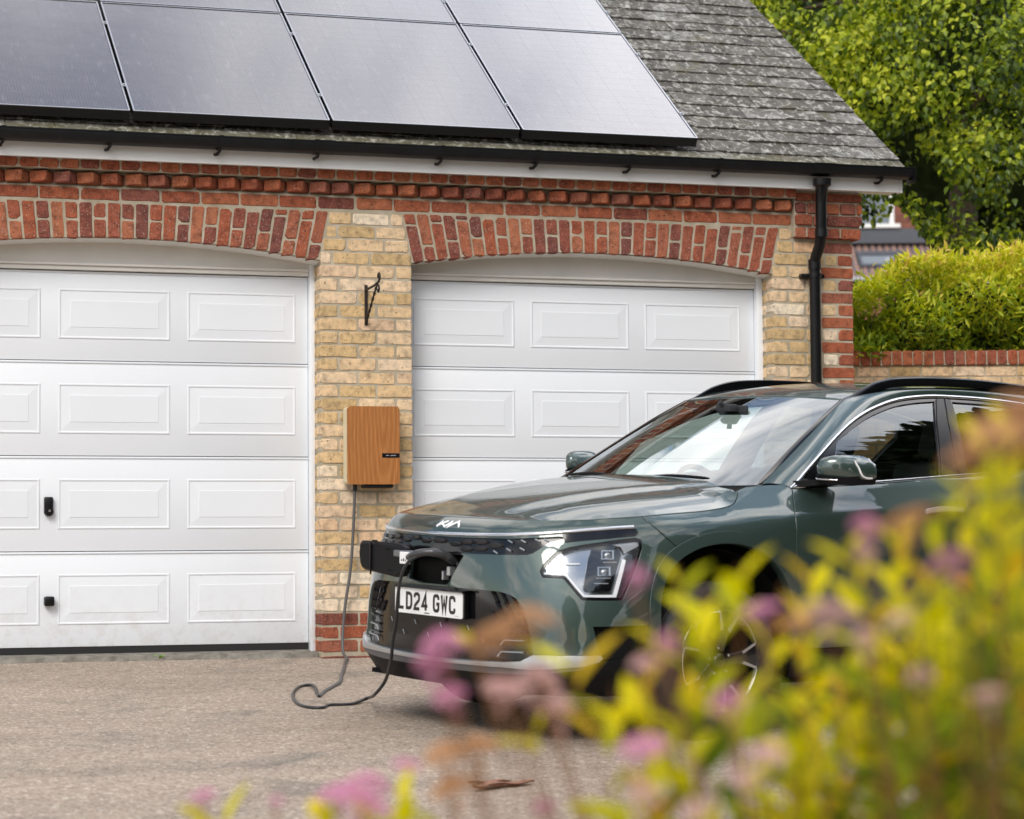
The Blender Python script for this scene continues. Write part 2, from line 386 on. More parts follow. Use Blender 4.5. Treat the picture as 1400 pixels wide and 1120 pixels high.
# arches: tilted voussoirs under a flat top
def arch(xa, xb):
    n = int((xb - xa) / .0775) + 1; pitch = (xb - xa + .066 * 2) / n
    def zi(x): u = (x - (xa + xb) / 2) / ((xb - xa) / 2); return ZS + (ZC - ZS) * (1 - u * u)
    def line(i):
        f = i / n; xt = xa - .066 + f * (xb - xa + .132); xl = xa + f * (xb - xa); return xt, xl
    for i in range(n):
        (t0, l0), (t1, l1) = line(i), line(i + 1); h = ZT - ZS
        zm = zi((l0 + l1) / 2) + rnd.uniform(-.003, .003); jj = J * .55
        def at(z, side):
            f = (z - ZS) / h; return (l0 + (t0 - l0) * f + jj, z) if side == 0 else (l1 + (t1 - l1) * f - jj, z)
        H = ZT - zm; full = .212
        if i % 2 == 0: cuts = [(zm, min(zm + full, ZT - J))] + ([(zm + full + J, ZT - J)] if H > full + .035 else [])
        else:
            if H > .27: cuts = [(zm, zm + .085), (zm + .085 + J, ZT - J)]
            else: cuts = [(zm, zm + .1), (zm + .1 + J, ZT - J)]
        for (za, zb) in cuts:
            me = brick_mesh([at(za, 0), at(za, 1), at(zb, 1), at(zb, 0)], rnd, .11, M['arch']); o = link('voussoir', me, G)
            o.location.y = rnd.uniform(-.003, .002)
arch(PX1 + .008, PX2 - .008); arch(DX0, -.008)
# bands over the arches
course(-2.75, 2.985, ZT + .006, .066, [.2175], 'band_brick', 'red')
x = -2.74; i = 0
while x < 2.93:                          # dog-tooth course, each brick turned so a corner points out
    o = rect_brick(x, 2.664, .103, .062, 'dogtooth_brick', 'red', .0, .12, R(-33 + rnd.uniform(-3, 3))); o.location.y = -.012 + rnd.uniform(-.003, .003); x += .1335; i += 1
course(-2.75, 2.985, 2.741, .05, [.1025], 'eaves_brick', 'red', y=-.082, depth=.12)
# corbelled end block
kz = [(2.497, .062, -.035, 3.432, [.2175, .1025]), (2.5745, .062, -.052, 3.440, [.1025, .1025, .1025, .1025]), (2.652, .062, -.05, 3.446, [.2175, .2175]), (2.7225, .058, -.055, 3.446, [.1025, .2175, .1025])]
kz = [(2.497, .064, -.045, 3.436, [.07, .2175, .1025, .1]), (2.574, .066, -.058, 3.444, [.11, .08, .2175]), (2.6515, .064, -.05, 3.446, [.07, .1, .1025, .1025]), (2.7275, .05, -.052, 3.446, [.11, .08, .2175])]
for z_, h_, y_, xe, un in kz: course(2.995, xe, z_, h_, un, 'corbel_brick', 'red', y=y_, depth=.13)
# plinth ledge at the pier feet
for a_, b_ in ((-.0, PX1), (PX2, PXE)):
    course(a_ - .008, b_ + .008, -.1, .084, [.3, .26], 'plinth_brick', 'red', y=-.018, depth=.12)
# mortar core: everything behind the brick faces, one mesh
mb = MB(); rc = .0045
mb.box(.006, rc, -.15, PX1 - .006, .19, ZS); mb.box(PX2 + .006, rc, -.15, PXE - .006, .19, ZS)
mb.box(-2.75, rc, -.15, DX0 - .006, .19, ZS)
def archpoly(xa, xb, y0, y1, zt):
    N = 24; tp = []; bt = []
    for i in range(N + 1):
        x_ = xa + (xb - xa) * i / N; u = (x_ - (xa + xb) / 2) / ((xb - xa) / 2); bt.append((x_, ZS + (ZC - ZS) * (1 - u * u) + .004))
    for i in range(N):
        (xa_, za), (xb_, zb) = bt[i], bt[i + 1]
        mb.add([(xa_, y0, za), (xb_, y0, zb), (xb_, y0, zt), (xa_, y0, zt), (xa_, y1, za), (xb_, y1, zb), (xb_, y1, zt), (xa_, y1, zt)],
               [(0, 1, 2, 3), (7, 6, 5, 4), (0, 4, 5, 1), (3, 2, 6, 7), (0, 3, 7, 4), (1, 5, 6, 2)])
archpoly(DX0 - .01, .004, rc, .19, ZT + .01); archpoly(PX1 - .004, PX2 + .004, rc, .19, ZT + .01)
for a_, b_ in ((.003, PX1 - .003), (PX2 + .003, PXE - .006), (-2.75, DX0 - .01)): mb.box(a_, rc, ZS, b_, .188, ZT + .01)
mb.box(-2.75, rc + .001, ZT + .01, PXE - .006, .189, 2.655); mb.box(-2.75, .022, 2.655, PXE - .006, .189, 2.74)
mb.box(-2.75, -.072, 2.737, 2.985, .189, 2.80); mb.box(2.99, -.03, 2.737, PXE + .03, .189, 2.80)
mb.box(2.99, -.036, 2.505, 3.43, .1, 2.79)
core = mb.obj('mortar_wall', M['mortar'], G)
# dog tooth pockets are deep: mortar wedges fill between teeth above
# brick left pier outside the frame, joined
mb = MB()
z = .02; k = 0
while z < ZT - .05:
    for x_, w_ in (((-2.74, .2), (-2.52, .21)) if k % 2 else ((-2.74, .1), (-2.63, .32))): mb.box(x_, 0, z, x_ + w_, .1, z + HH, ch=.004)
    z += GA; k += 1
o = mb.obj('far_pier_bricks', M['yel'], G); tag(o, kind='stuff')
# side and back walls, gables
m, t, b, tc = newmat('side_brick', .9, .2); P = worldpos(t)
cb = t.nodes.new('ShaderNodeCombineXYZ'); sp = t.nodes.new('ShaderNodeSeparateXYZ'); t.links.new(P, sp.inputs[0])
ad = t.nodes.new('ShaderNodeMath'); t.links.new(sp.outputs[0], ad.inputs[0]); t.links.new(sp.outputs[1], ad.inputs[1])
t.links.new(ad.outputs[0], cb.inputs[0]); t.links.new(sp.outputs[2], cb.inputs[1])
bt = t.nodes.new('ShaderNodeTexBrick'); bt.inputs['Scale'].default_value = 1; bt.inputs['Brick Width'].default_value = .228; bt.inputs['Row Height'].default_value = GA; bt.inputs['Mortar Size'].default_value = .006
bt.inputs['Color1'].default_value = (.6, .4, .2, 1); bt.inputs['Color2'].default_value = (.66, .47, .26, 1); bt.inputs['Mortar'].default_value = (.36, .31, .24, 1)
t.links.new(cb.outputs[0], bt.inputs['Vector']); t.links.new(bt.outputs['Color'], b.inputs['Base Color']); M['sideb'] = m
DEP = 5.6; RZ = 3.05; TP = math.tan(R(35)); YR = 2.75
mb = MB()
for xg in (-2.75, PXE - .2):
    yy = [(.19, -.15), (DEP, -.15), (DEP, RZ - .12), (YR, RZ + TP * YR - .14), (.19, RZ - .02)]
    mb.prism(yy, lambda u, v, xg=xg: (xg, u, v), (.194, 0, 0))
mb.box(-2.55, DEP - .2, -.15, PXE - .2, DEP, RZ - .15)
mb.obj('side_wall', M['sideb'], G)
mb = MB(); mb.box(-2.6, .3, -.045, 3.3, DEP - .2, -.03); mb.obj('floor_slab', M['conc'], G)
# ---------------- doors
def door(x0, x1, cols, fr_l, fr_r, ymid, panels_x, pw):
    D = link('garage_door', None, G); D.empty_display_size = .1
    zs = [.056, .596, 1.138, 1.681, 2.195]
    for k in range(4):
        mb = MB(); z0, z1 = zs[k] + .0022, zs[k + 1] - .0022
        mb.box(x0, ymid, z0, x1, ymid + .04, z1, ch=.003)
        # a rounded lip along the lower edge of each section
        mb.box(x0, ymid - .006, z1 - .012, x1, ymid + .01, z1 - .002, ch=.002)
        mb.obj('door_section', M['white'], D, smooth=30)
        h0 = z0 + (.124 if k < 3 else .122); h1 = h0 + .286
        for px in panels_x:
            mb = MB()
            # pressed frame: raised bead, sunk slope, raised field
            def rect(i): return [(px + i, h0 + i), (px + pw - i, h0 + i), (px + pw - i, h1 - i), (px + i, h1 - i)]
            rings = [(0, 0), (.004, -.0035), (.010, -.0035), (.014, .0), (.019, .0), (.066, -.0035), (.068, -.0055), (.073, -.0055)]
            vs = []; fs = []
            for (ins, dy) in rings: vs += [(a, ymid - .0008 + dy, c_) for a, c_ in rect(ins)]
            for r_ in range(len(rings) - 1):
                for j in range(4): fs.append((r_ * 4 + j, r_ * 4 + (j + 1) % 4, r_ * 4 + 4 + (j + 1) % 4, r_ * 4 + 4 + j))
            fs.append(tuple(range(len(vs) - 4, len(vs)))); mb.add(vs, fs); mb.obj('door_panel', M['white'], D)
    mb = MB(); mb.box(x0, ymid + .004, -.02, x1, ymid + .03, .056); mb.obj('rubber_seal', M['rubber'], D)
    # frame posts and head, head board shaped to the arch
    for a_, b_ in ((x1 + .002, fr_r), (fr_l, x0 - .002)):
        mb = MB(); mb.box(a_, ymid - .05, -.02, b_, ymid + .05, 2.30, ch=.004); mb.obj('frame_post', M['white'], D, smooth=30)
    mb = MB()
    mb.box(x0, ymid - .03, 2.197, x1, ymid + .04, 2.222, ch=.004); mb.box(x0, ymid - .045, 2.222, x1, ymid + .04, 2.236, ch=.004)
    xa, xb = fr_l if fr_l is not None else x0, fr_r if fr_r else x1
    N = 28; vs = []
    for i in range(N + 1):
        x_ = xa + (xb - xa) * i / N; u = (x_ - (xa + xb) / 2) / ((xb - xa) / 2); zt = ZS + (ZC - ZS) * (1 - u * u) + .01
        vs += [(x_, ymid - .02, 2.22), (x_, ymid - .02, zt), (x_, ymid + .04, zt), (x_, ymid + .04, 2.22)]
    fs = [(i * 4 + j, i * 4 + 4 + j, i * 4 + 4 + (j + 1) % 4, i * 4 + (j + 1) % 4) for i in range(N) for j in range(4)]
    mb.add(vs, fs)
    # soffit lining under the arch ring
    vs = []
    for i in range(N + 1):
        x_ = xa + (xb - xa) * i / N; u = (x_ - (xa + xb) / 2) / ((xb - xa) / 2); zt = ZS + (ZC - ZS) * (1 - u * u) + .003
        vs += [(x_, .03, zt - .004), (x_, .03, zt), (x_, ymid, zt), (x_, ymid, zt - .014), (x_, .11, zt - .014), ]
    fs = [(i * 5 + j, i * 5 + 5 + j, i * 5 + 5 + (j + 1) % 5, i * 5 + (j + 1) % 5) for i in range(N) for j in range(5)]
    mb.add(vs, fs); mb.obj('arched_head_board', M['trim'], D)
    return D
YD = .20
d1 = door(DX0 + .03, -.028, 3, DX0 - .01, .004, YD, [-2.216, -1.478, -.740], .638)
d2 = door(.52, 2.812, 3, .47, 2.852, YD, [.612, 1.348, 2.085], .633)
# lock plate and pull handle on the left door
mb = MB(); mb.box(-1.557, YD - .03, .815, -1.506, YD, .905, ch=.008)
mb.lathe([(.0, -.006), (.024, -.006), (.027, 0), (.027, .03)], 20, Matrix.Translation((-1.530, YD - .03, .822)))
mb.obj('lock_plate', M['blackp'], d1, smooth=40)
mb = MB(); mb.lathe([(.0, -.004), (.007, -.004), (.008, 0), (.008, .02)], 14, Matrix.Translation((-1.528, YD - .038, .826))); mb.obj('lock_barrel', mat('steel', (.7, .7, .7), .25, metal=1), d1, smooth=40)
mb = MB(); mb.box(-1.556, YD - .055, .29, -1.500, YD, .345, ch=.009); mb.obj('pull_handle', M['blackp'], d1, smooth=40)
# threshold strip
mb = MB(); vs = []
N = 40
for i in range(N + 1):
    x_ = DX0 + (0 - DX0) * i / N; vs += [(x_, .07 - .02 * rnd.random(), -.04), (x_, .09 - .02 * rnd.random(), .004 + .014 * noise.noise(Vector((x_ * 6, 0, 0)))), (x_, .2, .018)]
mb.add(vs, [(i * 3 + j, i * 3 + 3 + j, i * 3 + 4 + j, i * 3 + 1 + j) for i in range(N) for j in range(2)]); mb.obj('threshold', M['conc'], G)
# ---------------- eaves: fascia, soffit, gutter
mb = MB(); mb.box(-2.9, -.155, 2.785, 3.655, -.135, 2.90, ch=.002); mb.obj('fascia_board', M['fascia'], G)
mb = MB(); mb.box(3.656, -.157, 2.783, 3.672, -.10, 2.90, ch=.002); mb.obj('fascia_end', M['fascia'], G)
mb = MB(); mb.box(-2.9, -.135, 2.792, 3.655, .0, 2.802); mb.obj('soffit_board', M['fascia'], G)
gp = [(-.158, 2.925), (-.158, 2.885), (-.175, 2.862), (-.22, 2.855), (-.250, 2.870), (-.260, 2.895), (-.260, 2.920), (-.266, 2.922), (-.266, 2.929), (-.252, 2.929), (-.252, 2.90), (-.24, 2.878), (-.2, 2.868), (-.166, 2.89), (-.166, 2.925)]
def gsweep(x0, x1, grow=0.0):
    mb = MB(); c_ = Vector((-.217, 2.885)); pr = []
    for p in gp:
        v = Vector(p) - c_; v = v * (1 + grow); pr.append((c_.x + v.x, c_.y + v.y))
    mb.sweep(pr, [((x0, 0, 0), (0, 1, 0), (0, 0, 1)), ((x1, 0, 0), (0, 1, 0), (0, 0, 1))]); return mb
mb = gsweep(-2.9, 3.70); mb.box(3.698, -.28, 2.832, 3.704, -.156, 2.932); mb.obj('gutter', M['blackp'], G, smooth=40)
for xg in (-2.42, -1.836, -1.247, -.629, .672, 1.254, 1.841, 2.415, 3.50):
    mb = gsweep(xg - .013, xg + .013, .07); mb.tube([(xg, -.235, 2.870), (xg - .004, -.225, 2.848), (xg - .014, -.20, 2.832), (xg - .02, -.162, 2.836)], .0095, 8)
    mb.obj('gutter_bracket', M['blackp'], G, smooth=40)
mb = gsweep(-.085, .03, .05); mb.obj('gutter_union', M['blackp'], G, smooth=40)
mb = gsweep(-.09, -.065, .1); mb.tube([(-.06, -.235, 2.868), (-.065, -.215, 2.840), (-.075, -.165, 2.836)], .0095, 8); mb.obj('gutter_bracket', M['blackp'], G, smooth=40)
mb = gsweep(3.03, 3.17, .06); mb.obj('gutter_outlet', M['blackp'], G, smooth=40)
# downpipe with swan neck and clips
mb = MB()
mb.tube([(3.096, -.215, 2.84), (3.096, -.215, 2.80), (3.096, -.215, 2.79), (3.096, -.20, 2.70)], [.058, .055, .037, .034], 20)
mb.tube([(3.096, -.20, 2.80), (3.096, -.195, 2.52), (3.096, -.19, 2.50), (3.102, -.16, 2.44), (3.105, -.10, 2.385), (3.106, -.075, 2.35), (3.106, -.07, 2.32), (3.108, -.07, -.02)], .034, 20)
for a_ in ((3.096, -.195, 2.535, 2.485), (3.106, -.07, 2.36, 2.30)):
    mb.tube([(a_[0], a_[1], a_[2]), (a_[0], a_[1], a_[3])], .0395, 20)
mb.obj('downpipe', M['blackp'], G, smooth=40)
for zc in (2.262, .9):
    mb = MB(); mb.tube([(3.107, -.07, zc + .013), (3.107, -.07, zc - .013)], .040, 20)
    mb.box(3.03, -.045, zc - .014, 3.185, -.001, zc + .014, ch=.004); mb.tube([(3.035, -.05, zc), (3.035, -.01, zc)], .009, 8); mb.obj('pipe_clip', M['blackp'], G, smooth=40)
# ---------------- roof
CP, SP = math.cos(R(35)), math.sin(R(35))
def roofp(x, s, h=0.0): return Vector((x, s * CP - h * SP, RZ + s * SP + h * CP))
def verge(s): return 3.693 - .037 * (s + .22)
ridge_s = 3.36
mb = MB()
mb.prism([(-2.9, -.20), (3.60, -.20), (3.50, ridge_s), (-2.9, ridge_s)], lambda x, s: roofp(x, s, -.035), roofp(0, 0, -.05) - roofp(0, 0, 0))
def rback(x, s, h=0.0): return Vector((x, 2 * YR - (s * CP - h * SP), RZ + s * SP + h * CP))
mb.prism([(-2.9, -.35), (3.66, -.35), (3.55, ridge_s), (-2.9, ridge_s)], lambda x, s: rback(x, s, 0), rback(0, 0, -.05) - rback(0, 0, 0))
mb.obj('roof_deck', M['slate'], G)
mb = MB(); mb.tube([roofp(-2.9, ridge_s + .02, .0), roofp(3.57, ridge_s + .02, .0)], .11, 16); mb.obj('ridge_tile', M['slate'], G, smooth=60)
gauge = .172; srng = random.Random(11)
def slate_verts(x0, x1, s0, wob, lng=.36):
    """one slate: tapers over the course below; ragged lower edge"""
    pts = []
    nn = 5
    for i in range(nn):
        f = i / (nn - 1); x_ = x0 + (x1 - x0) * f; ds = srng.uniform(-.004, .004) + (srng.uniform(.004, .022) if i in (0, nn - 1) and srng.random() < .25 else 0)
        pts.append((x_, s0 + ds))
    pts += [(x1, s0 + lng), (x0, s0 + lng)]
    def hh(s): return .013 - .038 * (s - s0) / lng * .55
    a = [roofp(x_, s, hh(s) + wob) for x_, s in pts]; b_ = [roofp(x_, s, hh(s) + wob - .008) for x_, s in pts]; n = len(pts)
    return a + b_, [tuple(range(n)), tuple(range(2 * n - 1, n - 1, -1))] + [(i, i + n, (i + 1) % n + n, (i + 1) % n) for i in range(n)]
row = 0; s = -.272; stuff = MB()
while s < ridge_s - .1:
    xv = verge(s); x = xv - (.135 if row % 2 else .0) ; edge = xv
    if row % 2 and True: edges = [xv, xv - .138]
    else: edges = [xv]
    while edges[-1] > -2.9: edges.append(edges[-1] - .276 + srng.uniform(-.004, .004))
    for i in range(len(edges) - 1):
        x1_, x0_ = edges[i] - .0015, edges[i + 1] + .0015
        vs, fs = slate_verts(x0_, x1_, s + srng.uniform(-.004, .004) + (srng.uniform(.012, .03) if srng.random() < .07 else 0), srng.uniform(-.002, .004))
        if row < 2 and x1_ > -1.95 or (x1_ > 2.2 and s < 2.75):
            mb = MB(); mb.add(vs, fs); mb.obj('slate', M['slate'], G)
        else: stuff.add(vs, fs)
    s += gauge; row += 1
tag(stuff.obj('covered_slates', M['slate'], G), kind='stuff')

# ================================================================ SOLAR PANELS
m, t, b, tc = newmat('solar_cells', .16, .5); OB = tc.outputs['Object']
b.inputs['Coat Weight'].default_value = 1.0; b.inputs['Coat Roughness'].default_value = .07; b.inputs['Coat IOR'].default_value = 1.5; b.inputs['Specular Tint'].default_value = (1, .93, .90, 1)
br = t.nodes.new('ShaderNodeTexBrick'); br.offset = 0; br.inputs['Scale'].default_value = 1; br.inputs['Brick Width'].default_value = .187; br.inputs['Row Height'].default_value = .0935; br.inputs['Mortar Size'].default_value = .0012
br.inputs['Color1'].default_value = (.012, .014, .026, 1); br.inputs['Color2'].default_value = (.014, .017, .03, 1); br.inputs['Mortar'].default_value = (.05, .05, .06, 1)
t.links.new(OB, br.inputs['Vector'])
wv = t.nodes.new('ShaderNodeTexWave'); wv.inputs['Scale'].default_value = 18; wv.bands_direction = 'X'; t.links.new(OB, wv.inputs['Vector'])
c = tmix(t, ramp(t, wv.outputs['Fac'], [(.9, (0, 0, 0)), (1, (.35, .35, .35))]), br.outputs['Color'], (.16, .16, .18))
dirt = ramp(t, tnoise(t, tmap(t, worldpos(t), (6, 1.6, 1.6)), 5, 8, .7), [(.55, (0, 0, 0)), (.8, (.22, .22, .22))])
c = tmix(t, dirt, c, (.42, .42, .44))
spk = ramp(t, tnoise(t, worldpos(t), 14, 2, .4), [(.80, (0, 0, 0)), (.82, (.8, .8, .8))])
c = tmix(t, spk, c, (.6, .6, .6))
cw2 = ramp(t, br.outputs['Fac'], [(0, (1, 1, 1)), (1, (.35, .35, .35))]); w3 = ramp(t, wv.outputs['Fac'], [(.6, (1, 1, 1)), (1, (.82, .82, .82))]); t.links.new(tmix(t, 1.0, cw2, w3, 'MULTIPLY'), b.inputs['Coat Weight'])
c = tmix(t, .10, c, (.42, .36, .33))
t.links.new(c, b.inputs['Base Color']); tbump(t, tnoise(t, worldpos(t), 3.0, 2), b, .10, .02); M['cells'] = m
M['alu'] = mat('anodised_frame', (.45, .46, .48), .35, metal=.9)
M['blackm'] = mat('black_frame', (.006, .006, .007), .5)
cx = [-2.272, -1.121, .029, 1.180, 2.311]
pl = {(0, 0): 'solar panel in the lower row, cut by the left picture edge', (1, 0): 'lower row solar panel above the left garage door, bluest of its row',
      (2, 0): 'lower row solar panel above the brick pier with the wooden charger', (3, 0): 'lower row solar panel at the right end beside the bare slates',
      (1, 1): 'upper row solar panel seen as a thin sliver, furthest left of the upper ones', (2, 1): 'upper row solar panel, middle one along the top picture edge', (3, 1): 'upper row solar panel at the right end beside the bare slates'}
Rm = Matrix(((1, 0, 0), (0, CP, -SP), (0, SP, CP))).to_4x4()
for (ci, ri), lab in pl.items():
    x0, x1 = cx[ci] + .010, cx[ci + 1] - .010; s0 = -.128 + ri * 1.585; s1 = s0 + 1.567
    Pn = thing('solar_panel', lab, 'solar panel', roofp((x0 + x1) / 2, s0, .07), 'solar panels on the garage roof')
    Pn.rotation_euler = (R(35), 0, 0)
    w2 = (x1 - x0) / 2; L = s1 - s0
    mb = MB(); mb.box(-w2 + .008, .008, .0, w2 - .008, L - .008, .034); mb.obj('cell_glass', M['cells'], Pn)
    mb = MB()
    for q in ((-w2, 0, w2, .009), (-w2, L - .009, w2, L), (-w2, .009, -w2 + .009, L - .009), (w2 - .009, .009, w2, L - .009)): mb.box(q[0], q[1], -.004, q[2], q[3], .0355)
    mb.obj('frame', M['blackm'], Pn)
    mb = MB()
    for q in ((-w2, -.001, w2, .008), (-w2, L - .008, w2, L + .001), (-w2 - .001, .008, -w2 + .008, L - .008), (w2 - .008, .008, w2 + .001, L - .008)): mb.box(q[0], q[1], .0345, q[2], q[3], .0385)
    mb.obj('frame_edge', M['alu'], Pn)
    mb = MB()
    mb.box(-w2, -.0015, -.022, w2, .006, -.004); mb.obj('gap_shade_strip', M['blackm'], Pn)  # added black strip, stands in for the shadow under the panel edge
    for sy in (.32, L - .35):
        mb = MB(); mb.box(w2 - .004, sy, .033, w2 + .02, sy + .035, .043, ch=.002); mb.tube([(w2 + .009, sy + .017, .03), (w2 + .009, sy + .017, .05)], .006, 8); mb.obj('clamp', M['alu'], Pn)
    for sy in (.30, L - .37):
        mb = MB(); mb.box(-w2 - .01, sy, -.05, w2 + .03, sy + .04, -.005); mb.obj('rail', M['blackm'], Pn)

# ================================================================ THINGS ON THE WALL
HB = thing('hanging_bracket', 'twisted black iron hanging basket bracket on the buff brick pier', 'bracket', (.272, 0, 2.0))
mb = MB(); mb.box(-.009, -.012, -.10, .009, -.001, .135, ch=.002); mb.obj('back_plate', M['iron'], HB)
mb = MB(); mb.tube([(0, -.01, .105), (0, -.2, .112), (0, -.275, .120)], .007, 8)
mb.tube(catmull([(0, -.275, .120), (0, -.305, .128), (0, -.32, .150), (0, -.305, .170), (0, -.285, .160), (0, -.287, .146)], 6), .007, 8)
mb.obj('arm', M['iron'], HB, smooth=40)
mb = MB(); pts = [(0, -.01, -.085), (0, -.09, -.02), (0, -.18, .052), (0, -.265, .112)]
tw = catmull(pts, 10); mb.tube(tw, [.0065 + .0022 * math.sin(i * 1.5) for i in range(len(tw))], 8)
mb.tube(catmull([(0, -.265, .11), (0, -.295, .10), (0, -.305, .08), (0, -.287, .066), (0, -.272, .08)], 5), .006, 8); mb.obj('twisted_brace', M['iron'], HB, smooth=40)

m, t, b, tc = newmat('oiled_wood_veneer', .34, .45); OB = tc.outputs['Object']
v = tmap(t, OB, (1.5, 1, .22), (-.09, 0, -.045))
wv = t.nodes.new('ShaderNodeTexWave'); wv.wave_type = 'RINGS'; wv.rings_direction = 'Y'; wv.inputs['Scale'].default_value = 9; wv.inputs['Distortion'].default_value = 5.5; wv.inputs['Detail'].default_value = 3; wv.inputs['Detail Scale'].default_value = .8
t.links.new(v, wv.inputs['Vector'])
c = ramp(t, wv.outputs['Fac'], [(0, (.37, .145, .040)), (.55, (.40, .160, .046)), (1, (.45, .19, .060))])
fine = ramp(t, tnoise(t, tmap(t, OB, (240, 1, 7)), 1, 4), [(.35, (.80, .78, .75)), (.65, (1.1, 1.1, 1.1))])
c = tmix(t, 1.0, c, fine, 'MULTIPLY'); t.links.new(c, b.inputs['Base Color']); M['wood'] = m
M['cream'] = mat('cream_plastic', (.66, .60, .42), .5)
WC = thing('wall_charger', 'wooden fronted electric car charger on the brick pier between the doors', 'charger', (.283, 0, 1.195))
def rrect(w_, h, r_, n=6):
    out = []
    for cx_, cz_, a0 in ((w_ - r_, h - r_, 0), (-w_ + r_, h - r_, 90), (-w_ + r_, -h + r_, 180), (w_ - r_, -h + r_, 270)):
        for i in range(n + 1): a = R(a0 + 90 * i / n); out.append((cx_ + r_ * math.cos(a), cz_ + r_ * math.sin(a)))
    return out
mb = MB(); mb.prism(rrect(.154, .2245, .022), lambda u, v: (u, -.105, v), (0, .085, 0)); mb.obj('case', M['cream'], WC, smooth=40)
mb = MB(); mb.prism(rrect(.120, .19, .02), lambda u, v: (u, -.02, v), (0, .02, 0)); mb.obj('back_plate', M['rubber'], WC)
mb = MB(); mb.prism(rrect(.1545, .225, .022), lambda u, v: (u, -.128, v), (0, .022, 0)); mb.obj('wood_front', M['wood'], WC, smooth=40)
mb = MB(); mb.prism(rrect(.052, .0125, .002, 2), lambda u, v: (u + .101, -.1305, v - .058), (0, .004, 0)); dp = mb.obj('display', mat('display_black', (.01, .01, .012), .15), WC)
mb = MB()
for i, (xx, ww) in enumerate(((.072, .003), (.077, .006), (.085, .002), (.095, .002), (.102, .006), (.110, .004), (.117, .006), (.126, .005))): mb.box(xx, -.1315, -.0605, xx + ww, -.1302, -.056)
mb.obj('display_print', mat('print_grey', (.4, .4, .42), .5), dp)
mb = MB(); mb.tube([(-.098, -.07, -.262), (-.098, -.07, -.22)], .012, 12); mb.box(-.05, -.11, -.245, .12, -.02, -.222, ch=.006); mb.obj('cable_gland', M['rubber'], WC)
# ================================================================ CAR: smooth body surface in the car's own frame
# x forward from the front axle, y to the car's left, z up from the road
import bisect
def herm(xs, ys, x):
    n = len(xs)
    if x <= xs[0]: i = 0
    elif x >= xs[-1]: i = n - 2
    else: i = bisect.bisect_right(xs, x) - 1
    def sl(k):
        if k == 0: return (ys[1] - ys[0]) / (xs[1] - xs[0])
        if k == n - 1: return (ys[-1] - ys[-2]) / (xs[-1] - xs[-2])
        a = (ys[k] - ys[k - 1]) / (xs[k] - xs[k - 1]); b = (ys[k + 1] - ys[k]) / (xs[k + 1] - xs[k])
        h0 = xs[k] - xs[k - 1]; h1 = xs[k + 1] - xs[k]
        return (a * h1 + b * h0) / (h0 + h1)
    h = xs[i + 1] - xs[i]; t = (x - xs[i]) / h
    if t < 0: return ys[0] + sl(0) * (x - xs[0])
    if t > 1: return ys[-1] + sl(n - 1) * (x - xs[-1])
    m0, m1 = sl(i) * h, sl(i + 1) * h; t2 = t * t; t3 = t2 * t
    return (2 * t3 - 3 * t2 + 1) * ys[i] + (t3 - 2 * t2 + t) * m0 + (-2 * t3 + 3 * t2) * ys[i + 1] + (t3 - t2) * m1
PLAN = [(.893, 0), (.890, .2), (.878, .40), (.843, .56), (.785, .675), (.70, .765), (.58, .83), (.42, .873), (.2, .900), (-.1, .908), (-.43, .908), (-.95, .908), (-1.5, .908), (-2.1, .910), (-2.6, .911), (-3.0, .893), (-3.28, .825), (-3.44, .65), (-3.50, .35), (-3.515, 0)]
_U = [0.0]
for a, b in zip(PLAN, PLAN[1:]): _U.append(_U[-1] + math.hypot(b[0] - a[0], b[1] - a[1]))
_X = [p[0] for p in PLAN]; _Y = [p[1] for p in PLAN]
# mirror a point on each end so the slope across the centre line is right
_Ux = [-_U[1]] + _U + [2 * _U[-1] - _U[-2]]; _Xx = [_X[1]] + _X + [_X[-2]]; _Yx = [-_Y[1]] + _Y + [-_Y[-2]]
def Bp(u): return herm(_Ux, _Xx, u), herm(_Ux, _Yx, u)
UEND = _U[-1]
def u_of_x(x):
    lo, hi = 0.0, UEND
    for _ in range(40):
        m_ = (lo + hi) / 2
        if Bp(m_)[0] > x: lo = m_
        else: hi = m_
    return lo
ZN = [.19, .30, .42, .56, .70, .80, .865, .91, .94, .98, 1.03, 1.08, 1.12, 1.17]
KD = [  # inward offset of the body side at each height, keyed along the plan curve
    (0.0, [.06, .012, .006, .0, -.002, .003, .014, .045, .095, .22, .42, .7, 1, 1.3]),
    (.45, [.06, .006, .006, .004, .016, .036, .056, .085, .13, .21, .36, .5, .7, .9]),
    (.86, [.07, -.006, .004, .018, .052, .088, .110, .135, .165, .18, .26, .35, .45, .6]),
    (1.30, [.07, .03, .012, .004, .008, .022, .036, .052, .072, .12, .17, .25, .33, .42]),
    (1.72, [.07, .035, .012, .0, -.004, -.001, .007, .018, .030, .057, .105, .16, .21, .27]),
    (2.12, [.07, .035, .012, .0, -.004, -.003, -.002, .001, .006, .030, .060, .092, .125, .17]),
    (3.20, [.07, .035, .012, .002, -.002, -.003, -.003, -.002, .000, .010, .042, .075, .105, .15]),
    (4.40, [.07, .035, .012, .0, -.006, -.006, .0, .008, .016, .03, .052, .08, .105, .14]),
    (5.20, [.08, .03, .01, .0, .004, .02, .035, .05, .06, .078, .10, .13, .155, .19]),
    (5.90, [.08, .0, .0, .0, .02, .05, .07, .08, .088, .10, .12, .145, .165, .20])]
_KU = [k[0] for k in KD]
def Dp(u, z):
    u = abs(u)
    return herm(_KU, [herm(ZN, k[1], z) for k in KD], u) if False else _dcache(u, z)
def _dcache(u, z):
    i = min(max(bisect.bisect_right(_KU, u) - 1, 0), len(_KU) - 2)
    idx = [j for j in (i - 1, i, i + 1, i + 2) if 0 <= j < len(_KU)]
    return herm([_KU[j] for j in idx], [herm(ZN, KD[j][1], z) for j in idx], u)
